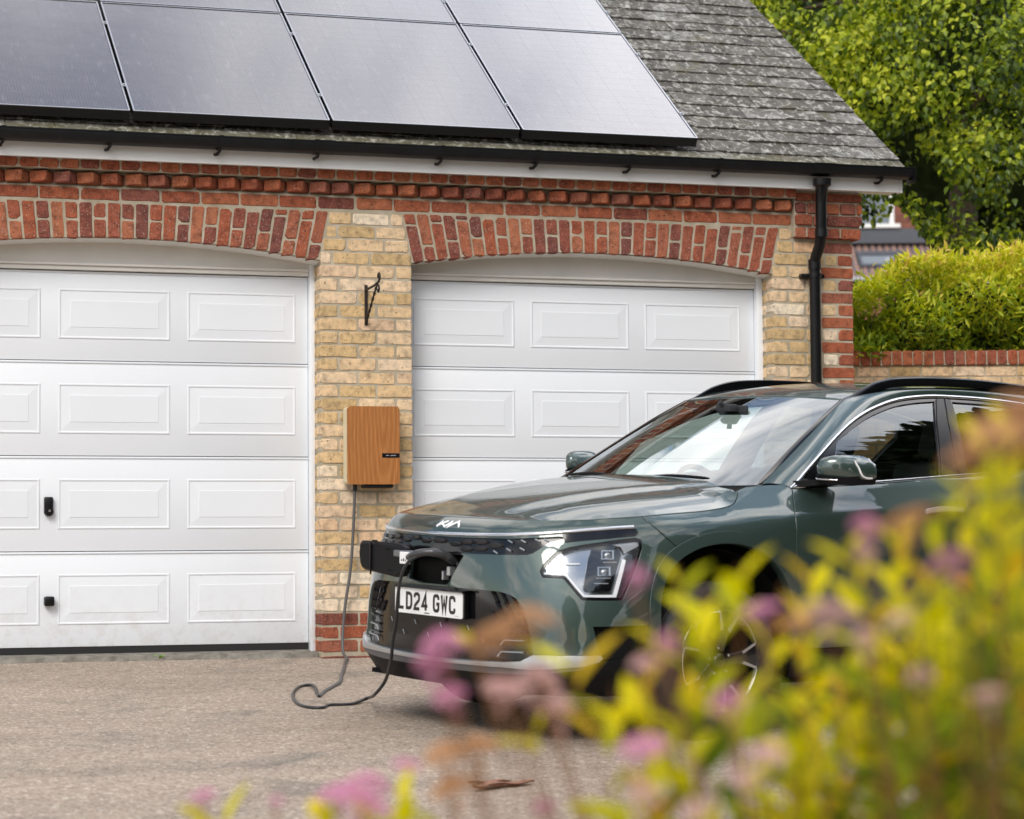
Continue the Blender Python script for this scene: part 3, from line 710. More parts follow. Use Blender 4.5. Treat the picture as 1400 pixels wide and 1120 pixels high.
def S1(u, z):
    s = -1 if u < 0 else 1; u = abs(u)
    x, y = Bp(u); x2, y2 = Bp(u + .002); x1, y1 = Bp(u - .002)
    tx, ty = x2 - x1, y2 - y1; l = math.hypot(tx, ty); nx, ny = ty / l, -tx / l
    if nx * x + ny * y < 0 and u < 1: nx, ny = -nx, -ny
    d = Dp(u, z)
    return Vector((x - nx * d, s * (y - ny * d), z))
# ================================================================ CAR materials
def paint(name, base, rough=.42, metal=.55, coat=1.0):
    m, t, b, tc = newmat(name, rough, .5)
    b.inputs['Metallic'].default_value = metal; b.inputs['Coat IOR'].default_value = 1.72; b.inputs['Coat Weight'].default_value = coat; b.inputs['Coat Roughness'].default_value = .015
    P = worldpos(t)
    fl = ramp(t, tnoise(t, P, 2200, 2, .5), [(.35, tuple(c * .82 for c in base)), (.65, tuple(min(1, c * 1.2) for c in base))])
    t.links.new(fl, b.inputs['Base Color'])
    du = t.nodes.new('ShaderNodeMapRange'); du.inputs[1].default_value = .35; du.inputs[2].default_value = .75; du.inputs[3].default_value = .004; du.inputs[4].default_value = .022
    t.links.new(tnoise(t, P, 7, 6, .7), du.inputs[0]); t.links.new(du.outputs[0], b.inputs['Coat Roughness'])
    return m
M['paint'] = paint('dark_green_car_paint', (.038, .066, .057), metal=.5)
M['gloss'] = mat('gloss_black_trim', (.004, .004, .005), .12, coat=.2, spec=.4)
M['blk'] = mat('matt_black_trim', (.004, .004, .005), .5, spec=.18)
M['grill'] = mat('grille_black', (.016, .016, .018), .34)
M['chrome'] = mat('satin_chrome', (.66, .67, .69), .2, metal=1)
M['silver'] = mat('silver_bumper_trim', (.50, .51, .52), .32, metal=.75)
M['tyre'] = mat('tyre_rubber', (.016, .016, .017), .75, noise_amt=.3, noise_scale=30, bump=.3, bump_scale=120)
M['rimblk'] = mat('gloss_black_rim', (.010, .010, .011), .2, coat=.5)
M['rimsil'] = mat('machined_rim_face', (.62, .62, .64), .25, metal=.9)
M['inner'] = mat('cabin_black', (.018, .019, .021), .7)
M['seat'] = mat('seat_fabric', (.030, .031, .034), .8, bump=.2, bump_scale=300)
M['plate'] = mat('white_number_plate', (.80, .80, .79), .35)
M['ink'] = mat('plate_black_ink', (.006, .006, .006), .4)
M['lamp'] = mat('lamp_reflector', (.42, .44, .46), .12, metal=.9)
M['drl'] = mat('lamp_light_guide', (.86, .87, .88), .25)
M['well'] = mat('wheel_well_liner', (.008, .008, .008), .95, spec=.1)
def glass(name, tint, f0=.05, extra=0.0):
    m = bpy.data.materials.new(name); m.use_nodes = True; t = m.node_tree; t.nodes.clear()
    o_ = t.nodes.new('ShaderNodeOutputMaterial'); tr = t.nodes.new('ShaderNodeBsdfTransparent'); tr.inputs[0].default_value = (*tint, 1)
    gl = t.nodes.new('ShaderNodeBsdfGlossy'); gl.inputs['Roughness'].default_value = .008; gl.inputs[0].default_value = (.90, .96, 1, 1)
    fr = t.nodes.new('ShaderNodeFresnel'); fr.inputs['IOR'].default_value = 1.75
    ge = t.nodes.new('ShaderNodeNewGeometry'); io = t.nodes.new('ShaderNodeMapRange'); io.inputs[3].default_value = 1.75; io.inputs[4].default_value = 1 / 1.75   # same reflection from either side of the pane
    t.links.new(ge.outputs['Backfacing'], io.inputs[0]); t.links.new(io.outputs[0], fr.inputs['IOR'])
    ad = t.nodes.new('ShaderNodeMath'); ad.operation = 'ADD'; ad.use_clamp = True; ad.inputs[1].default_value = extra
    t.links.new(fr.outputs[0], ad.inputs[0]); mx = t.nodes.new('ShaderNodeMixShader')
    t.links.new(ad.outputs[0], mx.inputs[0]); t.links.new(tr.outputs[0], mx.inputs[1]); t.links.new(gl.outputs[0], mx.inputs[2]); t.links.new(mx.outputs[0], o_.inputs[0]); return m
M['wsglass'] = glass('windscreen_glass', (.74, .86, .80), extra=.22)
M['sglass'] = glass('side_glass', (.74, .82, .78), extra=.02)
M['pglass'] = glass('privacy_glass', (.34, .37, .36), extra=.02)
M['lens'] = glass('clear_lens', (.93, .94, .95))

# ================================================================ CAR placement
CAR = thing('electric_car', 'dark green electric crossover car parked across the right garage door, plugged in to charge', 'car')
co, cF, cL, cN = Vector((.49923, -3.19052, -.18524)), Vector((-.94986, -.31227, -.01559)), Vector((.31266, -.94868, -.04735)), Vector((0, -.04985, .99876))
CM = Matrix(((cF.x, cL.x, cN.x, co.x), (cF.y, cL.y, cN.y, co.y), (cF.z, cL.z, cN.z, co.z), (0, 0, 0, 1)))
CAR.matrix_world = CM

# ================================================================ panel builder
def inpoly(p, poly):
    x, y = p; c = False; n = len(poly); j = n - 1
    for i in range(n):
        xi, yi = poly[i]; xj, yj = poly[j]
        if (yi > y) != (yj > y) and x < (xj - xi) * (y - yi) / (yj - yi) + xi: c = not c
        j = i
    return c
def densify(poly, step):
    out = []
    for i in range(len(poly)):
        a, b_ = Vector(poly[i]), Vector(poly[(i + 1) % len(poly)]); k = max(1, int(math.ceil((b_ - a).length / step)))
        out += [tuple(a + (b_ - a) * j / k) for j in range(k)]
    return out
def rounded(poly, r=.012, n=3):
    out = []; m_ = len(poly)
    for i in range(m_):
        p, a, b_ = Vector(poly[i]), Vector(poly[i - 1]), Vector(poly[(i + 1) % m_])
        da, db = (a - p), (b_ - p); rr = min(r, da.length * .45, db.length * .45); A = p + da.normalized() * rr; B_ = p + db.normalized() * rr
        for j in range(n + 1):
            t_ = j / n; out.append(tuple((1 - t_) ** 2 * A + 2 * t_ * (1 - t_) * p + t_ * t_ * B_))
    return out
CC = Vector((-1.3, 0, .62))
def fnorm(fn, u, v, h=.004):
    p = fn(u, v); a = fn(u + h, v) - fn(u - h, v); b_ = fn(u, v + h) - fn(u, v - h); n_ = a.cross(b_)
    if n_.length < 1e-12: n_ = p - CC
    n_.normalize()
    return -n_ if n_.dot(p - CC) < 0 else n_
def panel(name, outer, fn, matl, parent, holes=(), grid=.035, inset=0.0, thick=.014, step=None, lip=.0022):
    step = step or grid
    loops = [densify(outer, step)] + [densify(h, step) for h in holes]
    vs = []; es = []
    for lp in loops:
        b0 = len(vs); vs += [Vector(p) for p in lp]; es += [(b0 + i, b0 + (i + 1) % len(lp)) for i in range(len(lp))]
    nb = len(vs); us = [p[0] for p in loops[0]]; zs = [p[1] for p in loops[0]]
    x0, x1, y0, y1 = min(us), max(us), min(zs), max(zs)
    allb = [v.copy() for v in vs]
    nx_, ny_ = int((x1 - x0) / grid), int((y1 - y0) / grid)
    kd_ = {}
    cs = grid * .5
    for v in allb: kd_.setdefault((int(v.x // cs), int(v.y // cs)), []).append(v)
    for i in range(1, nx_ + 1):
        for j in range(1, ny_ + 1):
            p = (x0 + (x1 - x0) * i / (nx_ + 1), y0 + (y1 - y0) * j / (ny_ + 1))
            if not inpoly(p, loops[0]) or any(inpoly(p, h) for h in loops[1:]): continue
            k0, k1 = int(p[0] // cs), int(p[1] // cs)
            if any((Vector(p) - q).length < grid * .42 for a in (-1, 0, 1) for b_ in (-1, 0, 1) for q in kd_.get((k0 + a, k1 + b_), ())): continue
            vs.append(Vector(p))
    rv, re, rf, ov, _, _ = delaunay_2d_cdt(vs, es, [], 0, 1e-6)
    tris = []
    for f in rf:
        c_ = sum((rv[i] for i in f), Vector((0, 0))) / len(f)
        if inpoly(c_, loops[0]) and not any(inpoly(c_, h) for h in loops[1:]): tris.append(f)
    P_ = [fn(*v) for v in rv]; N_ = [fnorm(fn, *v) for v in rv]
    front = [p - n_ * inset for p, n_ in zip(P_, N_)]
    V = list(front); NN = list(N_); Fc = []
    for f in tris:
        a, b_, c_ = (front[f[0]], front[f[1]], front[f[2]])
        if (b_ - a).cross(c_ - a).dot(N_[f[0]]) < 0: f = f[::-1]
        Fc.append(tuple(f))
    # boundary rim folded inward
    cnt = {}
    for f in Fc:
        for i in range(3): cnt[(f[i], f[(i + 1) % 3])] = 1
    bd = [e for e in cnt if (e[1], e[0]) not in cnt]
    idx = {}
    outd = {}
    for a, b_ in bd:
        d = (front[b_] - front[a]); o2 = d.cross(N_[a])
        for k in (a, b_): outd[k] = outd.get(k, Vector()) + (o2.normalized() if o2.length > 0 else o2)
    mid = {}; low = {}
    for k, d in outd.items():
        d = d.normalized() if d.length > 0 else d
        mid[k] = len(V); V.append(front[k] - N_[k] * lip + d * lip * .4); NN.append((N_[k] * .5 + d).normalized())
        low[k] = len(V); V.append(front[k] - N_[k] * thick + d * lip * .4); NN.append(d)
    for a, b_ in bd: Fc += [(b_, a, mid[a], mid[b_]), (mid[b_], mid[a], low[a], low[b_])]
    me = bpy.data.meshes.new(name); me.from_pydata([tuple(v) for v in V], [], Fc); me.materials.append(matl)
    me.polygons.foreach_set('use_smooth', [True] * len(me.polygons)); me.update()
    # normals of the smooth outer skin come from the surface itself
    try:
        if len(me.vertices) == len(NN): me.normals_split_custom_set_from_vertices([tuple(n_) for n_ in NN])
    except Exception as ex: print('normals', ex)
    return link(name, me, parent)
def mir(poly): return [(-u, z) for u, z in poly][::-1]
def LFT(fn): return fn
def both(name, outer, fn2, matl, parent, **k):
    """the panel and its mirror image; fn2(side)->fn"""
    hs = k.pop('holes', ())
    a = panel(name, outer, fn2(1), matl, parent, holes=hs, **k); b_ = panel(name, outer, fn2(-1), matl, parent, holes=hs, **k); return a, b_
def S1s(s): return (lambda u, z: S1(u, z)) if s > 0 else (lambda u, z: Vector((S1(u, z).x, -S1(u, z).y, z)))

# ---------------------------------------------------------------- outline data (plan distance u, height z)
SEAM = [(0, .934), (.15, .9345), (.35, .9335), (.5253, .9325), (.72, .933), (.9022, .9357), (1.04, .943), (1.1787, .9517), (1.33, .962), (1.4915, .9713), (1.5911, .9828), (1.64, .992), (1.68, 1.008), (1.715, 1.034), (1.742, 1.062)]
SEAMD = [tuple(p) for p in catmull([(a, b, 0) for a, b in SEAM], 4)]; SEAMD = [(p[0], p[1]) for p in SEAMD]
FB = [(1.1787, .9517), (1.215, .915), (1.25, .8791), (1.3267, .8111), (1.345, .796)]
uA = u_of_x
ARCH = [(1.235, .40), (1.228, .50), (1.232, .60), (1.262, .695), (1.325, .765), (1.42, .812), (1.52, .832), (1.6, .835), (1.68, .825), (1.78, .790), (1.87, .722), (1.93, .63), (1.962, .50), (1.968, .40)]
AO = [(1.185, .40), (1.178, .50), (1.182, .615), (1.218, .727), (1.29, .805), (1.40, .857), (1.51, .880), (1.6, .884), (1.69, .874), (1.805, .835), (1.905, .757), (1.975, .65), (2.005, .52)]
ARCH = [(p.x, p.y) for p in catmull([(a, b, 0) for a, b in ARCH], 4)]; AO = [(p.x, p.y) for p in catmull([(a, b, 0) for a, b in AO], 4)]
u0w = u_of_x(0.0)
# centre the arch on the axle
sh = u0w - 1.58
ARCH = [(a + sh * .3, b) for a, b in ARCH]; AO = [(a + sh * .3, b) for a, b in AO]
UR = u_of_x(-2.72); du = UR - (1.6 + sh * .3)
RARCH = [(a + du, b) for a, b in ARCH]; RAO = [(a + du, b) for a, b in AO]
DF = [(2.0223, 1.0646), (1.9761, .9639), (1.960, .8374), (1.9588, .6301), (1.965, .50), (1.99, .42), (2.02, .36)]
DR = [(3.07, 1.109), (3.0558, 1.0353), (3.0377, .9517), (3.0268, .817), (3.02, .60), (3.02, .36)]
SILL = .36
def sdata(s): return S1s(s)
# hood ---------------------------------------------------------------
hoodedge = [S1(u, z) for u, z in SEAMD]
HE = [(p.x, p.y, p.z) for p in hoodedge]
ZCX = [-.5, -.22, -.1, .2, .5, .7, .81, .9]; ZCZ = [1.118, 1.102, 1.092, 1.062, 1.016, .976, .945, .915]
def zint(x, y):
    z = herm(ZCX, ZCZ, x) - .045 * (abs(y) / .8) ** 2.2
    yc = .30 + (.75 - x) * .27                     # raised centre with two soft creases running back to the pillars
    t_ = (yc - abs(y)) / .07; t_ = min(max(t_ * .5 + .5, 0), 1); t_ = t_ * t_ * (3 - 2 * t_)
    return z + (.016 * t_ - .008) * min(1, max(0, (.80 - x) / .25))
def hood_fn(x, y):
    ya = abs(y); best = 9; bz = 0
    for i in range(len(HE) - 1):
        ax, ay, az_ = HE[i]; bx, by, bz_ = HE[i + 1]; dx, dy = bx - ax, by - ay; l2 = dx * dx + dy * dy
        if l2 == 0: continue
        t_ = min(1, max(0, ((x - ax) * dx + (ya - ay) * dy) / l2)); d = math.hypot(x - ax - t_ * dx, ya - ay - t_ * dy)
        if d < best: best = d; bz = az_ + t_ * (bz_ - az_)
    w_ = 1 - math.exp(-best / .085)
    return Vector((x, y, bz + (zint(x, y) - bz) * w_))
# grid the hood on a precomputed lattice so it is smooth and quick
rear = [(-.185, .775), (-.215, .70), (-.245, .55), (-.255, .35), (-.25, .0)]
half = [(p[0], p[1]) for p in HE] + rear
outer_h = half + [(x, -y) for x, y in half[::-1] if abs(y) > 1e-4]
def dedupe(L):
    o_ = []
    for p in L:
        if not o_ or math.hypot(p[0] - o_[-1][0], p[1] - o_[-1][1]) > .002: o_.append(p)
    if math.hypot(o_[0][0] - o_[-1][0], o_[0][1] - o_[-1][1]) < .002: o_.pop()
    return o_
def off(poly, g):
    """shrink a closed 2D outline by g for the shut-line gap"""
    A = sum(poly[i - 1][0] * poly[i][1] - poly[i][0] * poly[i - 1][1] for i in range(len(poly))); s = 1 if A > 0 else -1; out = []
    for i in range(len(poly)):
        a, p, b_ = Vector(poly[i - 1]), Vector(poly[i]), Vector(poly[(i + 1) % len(poly)])
        d1_, d2_ = (p - a), (b_ - p)
        if d1_.length < 1e-7 or d2_.length < 1e-7: out.append(tuple(p)); continue
        n1_ = Vector((-d1_.y, d1_.x)).normalized() * s; n2_ = Vector((-d2_.y, d2_.x)).normalized() * s; nn = (n1_ + n2_)
        nn = nn.normalized() if nn.length > 1e-4 else n1_
        k = g / max(.5, nn.dot(n1_)); out.append(tuple(p + nn * k))
    return out
GAP = .0032
panel('hood', off(dedupe(outer_h), GAP), hood_fn, M['paint'], CAR, grid=.04, thick=.02)

# front bumper --------------------------------------------------------
CHT = .378
LIGHT = [(.6615, .7236), (.6754, .751), (.7373, .806), (.80, .822), (.8881, .8338), (1.0496, .8535), (1.130, .8613), (1.152, .852), (1.1513, .8188), (1.10, .71), (1.0425, .6051), (.95, .6055), (.8633, .6075), (.7773, .695), (.74, .698), (.675, .698)]
UGR = [(0, .8515), (.2408, .8515), (.4978, .856), (.7431, .868), (.7835, .8625), (.74, .852), (.6891, .8416), (.65, .816), (.6151, .7951), (.5884, .7884), (.4, .784), (.23, .7815)]
PORT = [(-.19, .7975), (-.172, .812), (.0547, .822), (.19, .822), (.236, .775), (.142, .652), (.125, .640), (-.0704, .6413), (-.1879, .6575)]
PORT = [(-.185, .755), (-.18, .784), (.205, .784), (.232, .772), (.142, .652), (.125, .641), (-.0704, .6413), (-.1879, .6575)]
LGR = [(0, .633), (.3285, .6323), (.47, .630), (.53, .619), (.5642, .6028), (.59, .575), (.6027, .5558), (.62, .50), (.6333, .4538), (.6499, .376), (.62, .350), (.5138, .341), (.2815, .3301), (0, .3216)]
def symm(h): # half outline from u=0 .. u=0 -> closed symmetric
    return h + [(-u, z) for u, z in h[::-1] if abs(u) > 1e-6]
ug_full = symm(UGR); lg_full = symm(LGR)
topb = [(u, z) for u, z in SEAMD if u <= 1.1787 + 1e-6]
Hb = topb + FB[1:] + [AO[4], AO[3], AO[2], (1.183, .50), (.94, .4985), (.925, .47), (.9117 + .03, CHT), (.66, CHT)]
Hb = topb + FB[1:-1] + [p for p in AO[::-1] if .50 < p[1] < .80 and p[0] < 1.4] + [(1.18, .497), (.912, .495), (.94, CHT + .002), (.655, CHT)]
Hb += [(.6333, .4538 - .02)] if False else []
# body skin below the grille is only at the corners; close the outline along the lower grille edge
Lb = [(.6499, .376), (.6333, .4538), (.62, .50), (.6027, .5558), (.59, .575), (.5642, .6028), (.53, .619), (.47, .630), (.3285, .6323), (0, .633)]
half_b = Hb[:-1] + Lb
outer_b = half_b + [(-u, z) for u, z in half_b[::-1] if abs(u) > 1e-6]
STRIPH = [(.7585, .8665), (.7632, .892), (.90, .899), (1.0063, .9035), (1.125, .9085), (1.1455, .8885), (1.1441, .8825), (1.1254, .8704), (1.0, .860), (.88, .849), (.7654, .8393)]
bump_top = panel('front_bumper', off(dedupe(outer_b), GAP), S1s(1), M['paint'], CAR, holes=[off(rounded(LIGHT, .008), -.002), mir(off(rounded(LIGHT, .008), -.002)), ug_full, PORT], grid=.032, thick=.03)
# chrome strip across the nose, over the grille
def ribbon(name, line, w_, matl, parent, fn, up=.006, n_=3):
    """raised moulding following a line in (u,z)"""
    line = [(p.x, p.y) for p in catmull([(a, b, 0) for a, b in line], 5)]; mb = MB(); fr = []
    for i, (u, z) in enumerate(line):
        N_ = fnorm(fn, u, z); a = fn(*line[max(i - 1, 0)]); b_ = fn(*line[min(i + 1, len(line) - 1)]); T_ = (b_ - a).normalized(); W_v = N_.cross(T_).normalized()
        fr.append((fn(u, z), W_v, N_))
    pr = [(-w_, -.006), (-w_, up * .55), (-w_ * .6, up), (w_ * .6, up), (w_, up * .55), (w_, -.006)]
    mb.sweep(pr, fr); return mb.obj(name, matl, parent, smooth=50)
sl = [(-1.13, .9065), (-1.0063, .9005), (-.7606, .8855), (-.4892, .870), (-.2313, .863), (0, .8612), (.2313, .863), (.4892, .870), (.7606, .8855), (1.0063, .9005), (1.128, .9070)]
ribbon('chrome_strip', sl, .0075, M['chrome'], CAR, S1s(1), up=.007)
for s in (1, -1):
    panel('lamp_strip', rounded([(.758, .876), (.90, .888), (1.02, .8955), (1.135, .900), (1.1441, .8825), (1.1254, .8704), (1.0, .860), (.88, .851), (.775, .843)], .006), S1s(s), M['gloss'], CAR, inset=-.0035, thick=.012, grid=.03)
# upper grille
ug = panel('upper_grille', off(ug_full, -.004), S1s(1), M['gloss'], CAR, holes=[off(PORT, -.006)] if False else (), inset=.012, thick=.02)
def hexchip(u, z, a, h, parent, fn, base=.012, up=.010, matl=None, name='grille_chip', lean=.4):
    pts = [(u - a, z), (u - a * .6, z + h), (u + a * .6, z + h), (u + a, z), (u + a * .6, z - h), (u - a * .6, z - h)]
    mb = MB(); out = []
    for k, (px_, pz_) in enumerate(pts): N_ = fnorm(fn, px_, pz_); out.append(fn(px_, pz_) - N_ * (base + .001))
    inn = []
    for k, (px_, pz_) in enumerate(pts):
        qx, qz = u + (px_ - u) * .72, z + (pz_ - z) * .72; N_ = fnorm(fn, qx, qz); inn.append(fn(qx, qz) - N_ * (base - up * (1.0 if pz_ >= z else lean)))
    vs = out + inn; mb.add(vs, [(i, (i + 1) % 6, 6 + (i + 1) % 6, 6 + i) for i in range(6)] + [(6, 7, 8, 9, 10, 11)]); return mb.obj(name, matl or M['grill'], parent)
f1 = S1s(1)
for (u, z, a, h) in ((-.42, .832, .045, .012), (-.33, .838, .05, .012), (-.33, .812, .05, .012), (-.24, .825, .05, .012), (-.24, .8, .045, .01), (-.15, .838, .05, .012), (-.06, .828, .05, .013), (.05, .832, .062, .012), (.16, .822, .05, .012),
                     (.235, .832, .05, .012), (.235, .803, .05, .012), (.325, .836, .052, .012), (.325, .808, .052, .012), (.415, .824, .05, .013), (-.42, .805, .04, .01), (-.51, .835, .04, .01), (-.51, .81, .04, .01)):
    if abs(u) < .75: hexchip(u, z, a, h, ug, f1)
for (u, z) in ((.49, .843), (.49, .808), (.56, .846), (.56, .813), (.63, .851), (.675, .853), (.42, .796), (-.6, .838), (-.58, .812), (-.66, .85)):
    a, b_ = f1(u - .014, z + .006), f1(u + .014, z - .005); N_ = fnorm(f1, u, z)
    mb = MB(); mb.tube([a - N_ * .007, b_ - N_ * .004], .0032, 6); mb.obj('grille_pin', M['silver'], ug, smooth=40)
# lower grille
lg = panel('lower_grille', off(lg_full, -.004), f1, M['gloss'], CAR, inset=.022, thick=.02, grid=.045)
for side in (1, -1):
    for i in range(4):
        for j in range(3):
            u = side * (.435 + .052 * i - .0 * j + (.026 if j % 2 else 0)); z = .60 - .045 * j
            if abs(u) > .60 - j * -.0: continue
            a, b_ = f1(u - side * .016, z + .018), f1(u + side * .016, z - .018); N_ = fnorm(f1, u, z); up = Vector((0, 0, 1))
            mb = MB(); mb.add([a - N_ * .02, b_ - N_ * .02, b_ - N_ * .006 + up * .004, a - N_ * .006 + up * .012, a - N_ * .02 + up * .02, b_ - N_ * .02 + up * .012], [(0, 1, 2, 3), (3, 2, 5, 4), (0, 3, 4), (1, 5, 2)]); mb.obj('grille_fin', M['grill'], lg)
    # lower side pockets with light edges
    for z, l_ in ((.476, .05), (.432, .075), (.385, .085)):
        u1 = side * .60; u2 = side * (.60 - l_ * 1.4); pts = [f1(u1, z) - fnorm(f1, u1, z) * .010, f1(u2, z - .003) - fnorm(f1, u2, z) * .010, f1(u2 - side * .02, z - .024) - fnorm(f1, u2, z) * .010]
        mb = MB(); mb.tube(pts, .0028, 6); mb.obj('pocket_edge', M['silver'] if z < .44 else M['grill'], lg, smooth=40)
for i in range(8):
    u = -.35 + .1 * i; z = .475 - (.05 if i % 2 else 0)
    mb = MB(); N_ = fnorm(f1, u, z); mb.tube([f1(u, z) - N_ * .018, f1(u + .02, z - .018) - N_ * .012], .0018, 5); mb.obj('grille_pin', M['silver'], lg, smooth=40)
for z in (.40, .435, .47, .50):
    for side in (1, -1):
        u1, u2 = side * .47, side * .61
        pts = [f1(u1 + (u2 - u1) * k / 4, z) - fnorm(f1, u1, z) * .014 for k in range(5)]; mb = MB(); mb.tube(pts, .004, 6); mb.obj('grille_bar', M['grill'], lg, smooth=40)
# silver chin blade: a wide band wrapping round below the grille, turned up at its ends
chin = [(0, .3205), (.2815, .3285), (.50, .338), (.60, .347), (.655, .3745), (.80, .3765), (.936, .3775), (.945, .366), (.930, .352), (.8725, .336), (.7541, .324), (.62, .318), (.50, .319), (.2815, .315), (.0, .309)]
chl = [(0, .3065), (.2815, .3125), (.50, .3165), (.62, .3155), (.7541, .3215), (.8725, .333), (.86, .322), (.7541, .308), (.60, .296), (.40, .287), (.2, .284), (0, .283)]
panel('chin_lower_blade', symm(chl), f1, mat('grey_bumper_plastic', (.13, .13, .135), .45, metal=.4), CAR, inset=-.004, thick=.03, grid=.03)
panel('silver_chin_trim', symm(chin), f1, M['silver'], CAR, inset=-.010, thick=.03, grid=.03)
lip = [(0, .288), (.3, .289), (.6, .2985), (.76, .3135), (.88, .331), (.945, .353), (1.02, .36), (1.18, .36), (1.18, .20), (.9, .20), (.6, .205), (0, .205)]
panel('under_bumper_skirt', symm(lip), f1, M['blk'], CAR, inset=.004, thick=.02, grid=.05)
for s in (1, -1):
    panel('bumper_side_vent', [(.915, .4945), (1.18, .4945), (1.18, .362), (.95, .362), (.94, .3775)], S1s(s), M['well'], CAR, inset=.03, thick=.02, grid=.05)

# headlights ------------------------------------------------------------
def shrink(P_, k): c_ = (sum(p[0] for p in P_) / len(P_), sum(p[1] for p in P_) / len(P_)); return [(c_[0] + (u - c_[0]) * k, c_[1] + (z - c_[1]) * k) for u, z in P_]
for s in (1, -1):
    fs_ = S1s(s); RL = rounded(LIGHT, .008)
    hl = panel('headlight', off(RL, .001), fs_, M['gloss'], CAR, holes=[off(RL, .012)], inset=.001, thick=.03, grid=.03)
    panel('lamp_housing', off(RL, .009), fs_, M['lamp'], hl, inset=.028, thick=.004, grid=.03)
    panel('lens', off(RL, .0105), fs_, M['lens'], hl, inset=.002, thick=.004, grid=.03)
    # black projector pod
    panel('projector_pod', rounded([(.923, .824), (.900, .775), (.872, .66), (.884, .645), (.992, .6435), (1.062, .800), (1.034, .832)], .01), fs_, M['gloss'], hl, inset=.014, thick=.014, grid=.03)
    for (pu, pz) in ((.992, .794), (.968, .726)):
        mb = MB(); a = .030; h = .019
        for w_, dp_, mt in ((1.0, .004, 0),):
            ring = [(pu - a, pz - h), (pu + a, pz - h), (pu + a + .004, pz + h), (pu - a + .004, pz + h)]
            vs = []
            for k_, i_ in ((1.0, .0135), (1.0, .006), (.78, .006), (.72, .0135)):
                for (x_, z_) in ring: q = (pu + (x_ - pu) * k_, pz + (z_ - pz) * k_); vs.append(fs_(*q) - fnorm(fs_, pu, pz) * i_)
            fs2 = [(r_ * 4 + j, r_ * 4 + (j + 1) % 4, r_ * 4 + 4 + (j + 1) % 4, r_ * 4 + 4 + j) for r_ in range(3) for j in range(4)]
            mb.add(vs, fs2); mb.obj('projector_bezel', M['lamp'], hl)
        mb = MB(); N_ = fnorm(fs_, pu, pz); c_ = fs_(pu, pz) - N_ * .016; T1 = N_.cross(Vector((0, 0, 1))).normalized(); T2 = T1.cross(N_)
        mb.lathe([(.0, .010), (.010, .008), (.016, .002), (.017, -.001)], 16, Matrix((( T1.x, N_.x, T2.x, c_.x), (T1.y, N_.y, T2.y, c_.y), (T1.z, N_.z, T2.z, c_.z), (0, 0, 0, 1)))); mb.obj('projector_lens', M['pglass'] if False else M['lamp'], hl, smooth=60)
    for k_ in range(5):
        zz = .765 - .022 * k_; uu = 1.0
        if k_ in (1, 2): continue
        mb = MB(); mb.tube([fs_(uu - .03 - .012 * k_, zz) - fnorm(fs_, uu, zz) * .012, fs_(uu + .035 - .012 * k_, zz) - fnorm(fs_, uu, zz) * .012], .002, 5); mb.obj('pod_fin', M['silver'], hl)
    # light guide: star-map shaped white bar along the lower edge and up the outer side
    g_ = [(.673, .712), (.782, .7125), (.873, .622), (1.012, .6215), (1.070, .775)]
    wv_ = .0075
    def strip_poly(line, w_):
        L_, R_ = [], []
        for i, p in enumerate(line):
            p = Vector(p); a = Vector(line[i - 1]) if i else p * 2 - Vector(line[1]); b_ = Vector(line[i + 1]) if i < len(line) - 1 else p * 2 - a
            d1_, d2_ = (p - a).normalized(), (b_ - p).normalized(); n_ = Vector((-(d1_ + d2_).y, (d1_ + d2_).x)).normalized(); k_ = w_ / max(.4, n_.dot(Vector((-d1_.y, d1_.x)))); L_.append(tuple(p + n_ * k_)); R_.append(tuple(p - n_ * k_))
        return L_ + R_[::-1]
    panel('light_guide', strip_poly(g_, wv_), fs_, M['drl'], hl, inset=.010, thick=.012, grid=.03)
    panel('lamp_divider', strip_poly([(.705, .757), (.86, .762)], .0022), fs_, M['drl'], hl, inset=.020, thick=.004, grid=.03)
    panel('outer_lamp_wing', [(1.075, .80), (1.06, .828), (1.0, .843), (1.05, .8485), (1.126, .8555), (1.143, .85), (1.141, .832)], fs_, M['silver'], hl, inset=.010, thick=.01, grid=.03)
    panel('outer_lamp_trim', [(1.078, .79), (1.135, .82), (1.135, .812), (1.085, .708), (1.035, .617), (1.028, .617)], fs_, M['grill'], hl, inset=.012, thick=.01, grid=.03)

# charge port ------------------------------------------------------------
panel('charge_port', off(PORT, -.004), f1, M['well'], CAR, inset=.055, thick=.01, grid=.05)
mb = MB(); L0 = densify(off(PORT, -.002), .04); n_ = len(L0)
vs = [f1(*p) - fnorm(f1, *p) * .002 for p in L0] + [f1(*p) - fnorm(f1, *p) * .06 for p in L0]; mb.add(vs, [(i, (i + 1) % n_, n_ + (i + 1) % n_, n_ + i) for i in range(n_)]); mb.obj('port_surround', M['gloss'], CAR)
for (u, z, sx_, sz_) in ((.10, .70, .012, .02), (.16, .735, .008, .008), (.175, .70, .006, .012), (.12, .745, .006, .006), (.06, .68, .006, .02)):
    c_ = f1(u, z); mb = MB(); mb.box(c_.x - .06, c_.y - sx_, c_.z - sz_, c_.x - .025, c_.y + sx_, c_.z + sz_, ch=.003); mb.obj('port_fitting', M['grill'] if u > .15 else M['silver'], CAR)
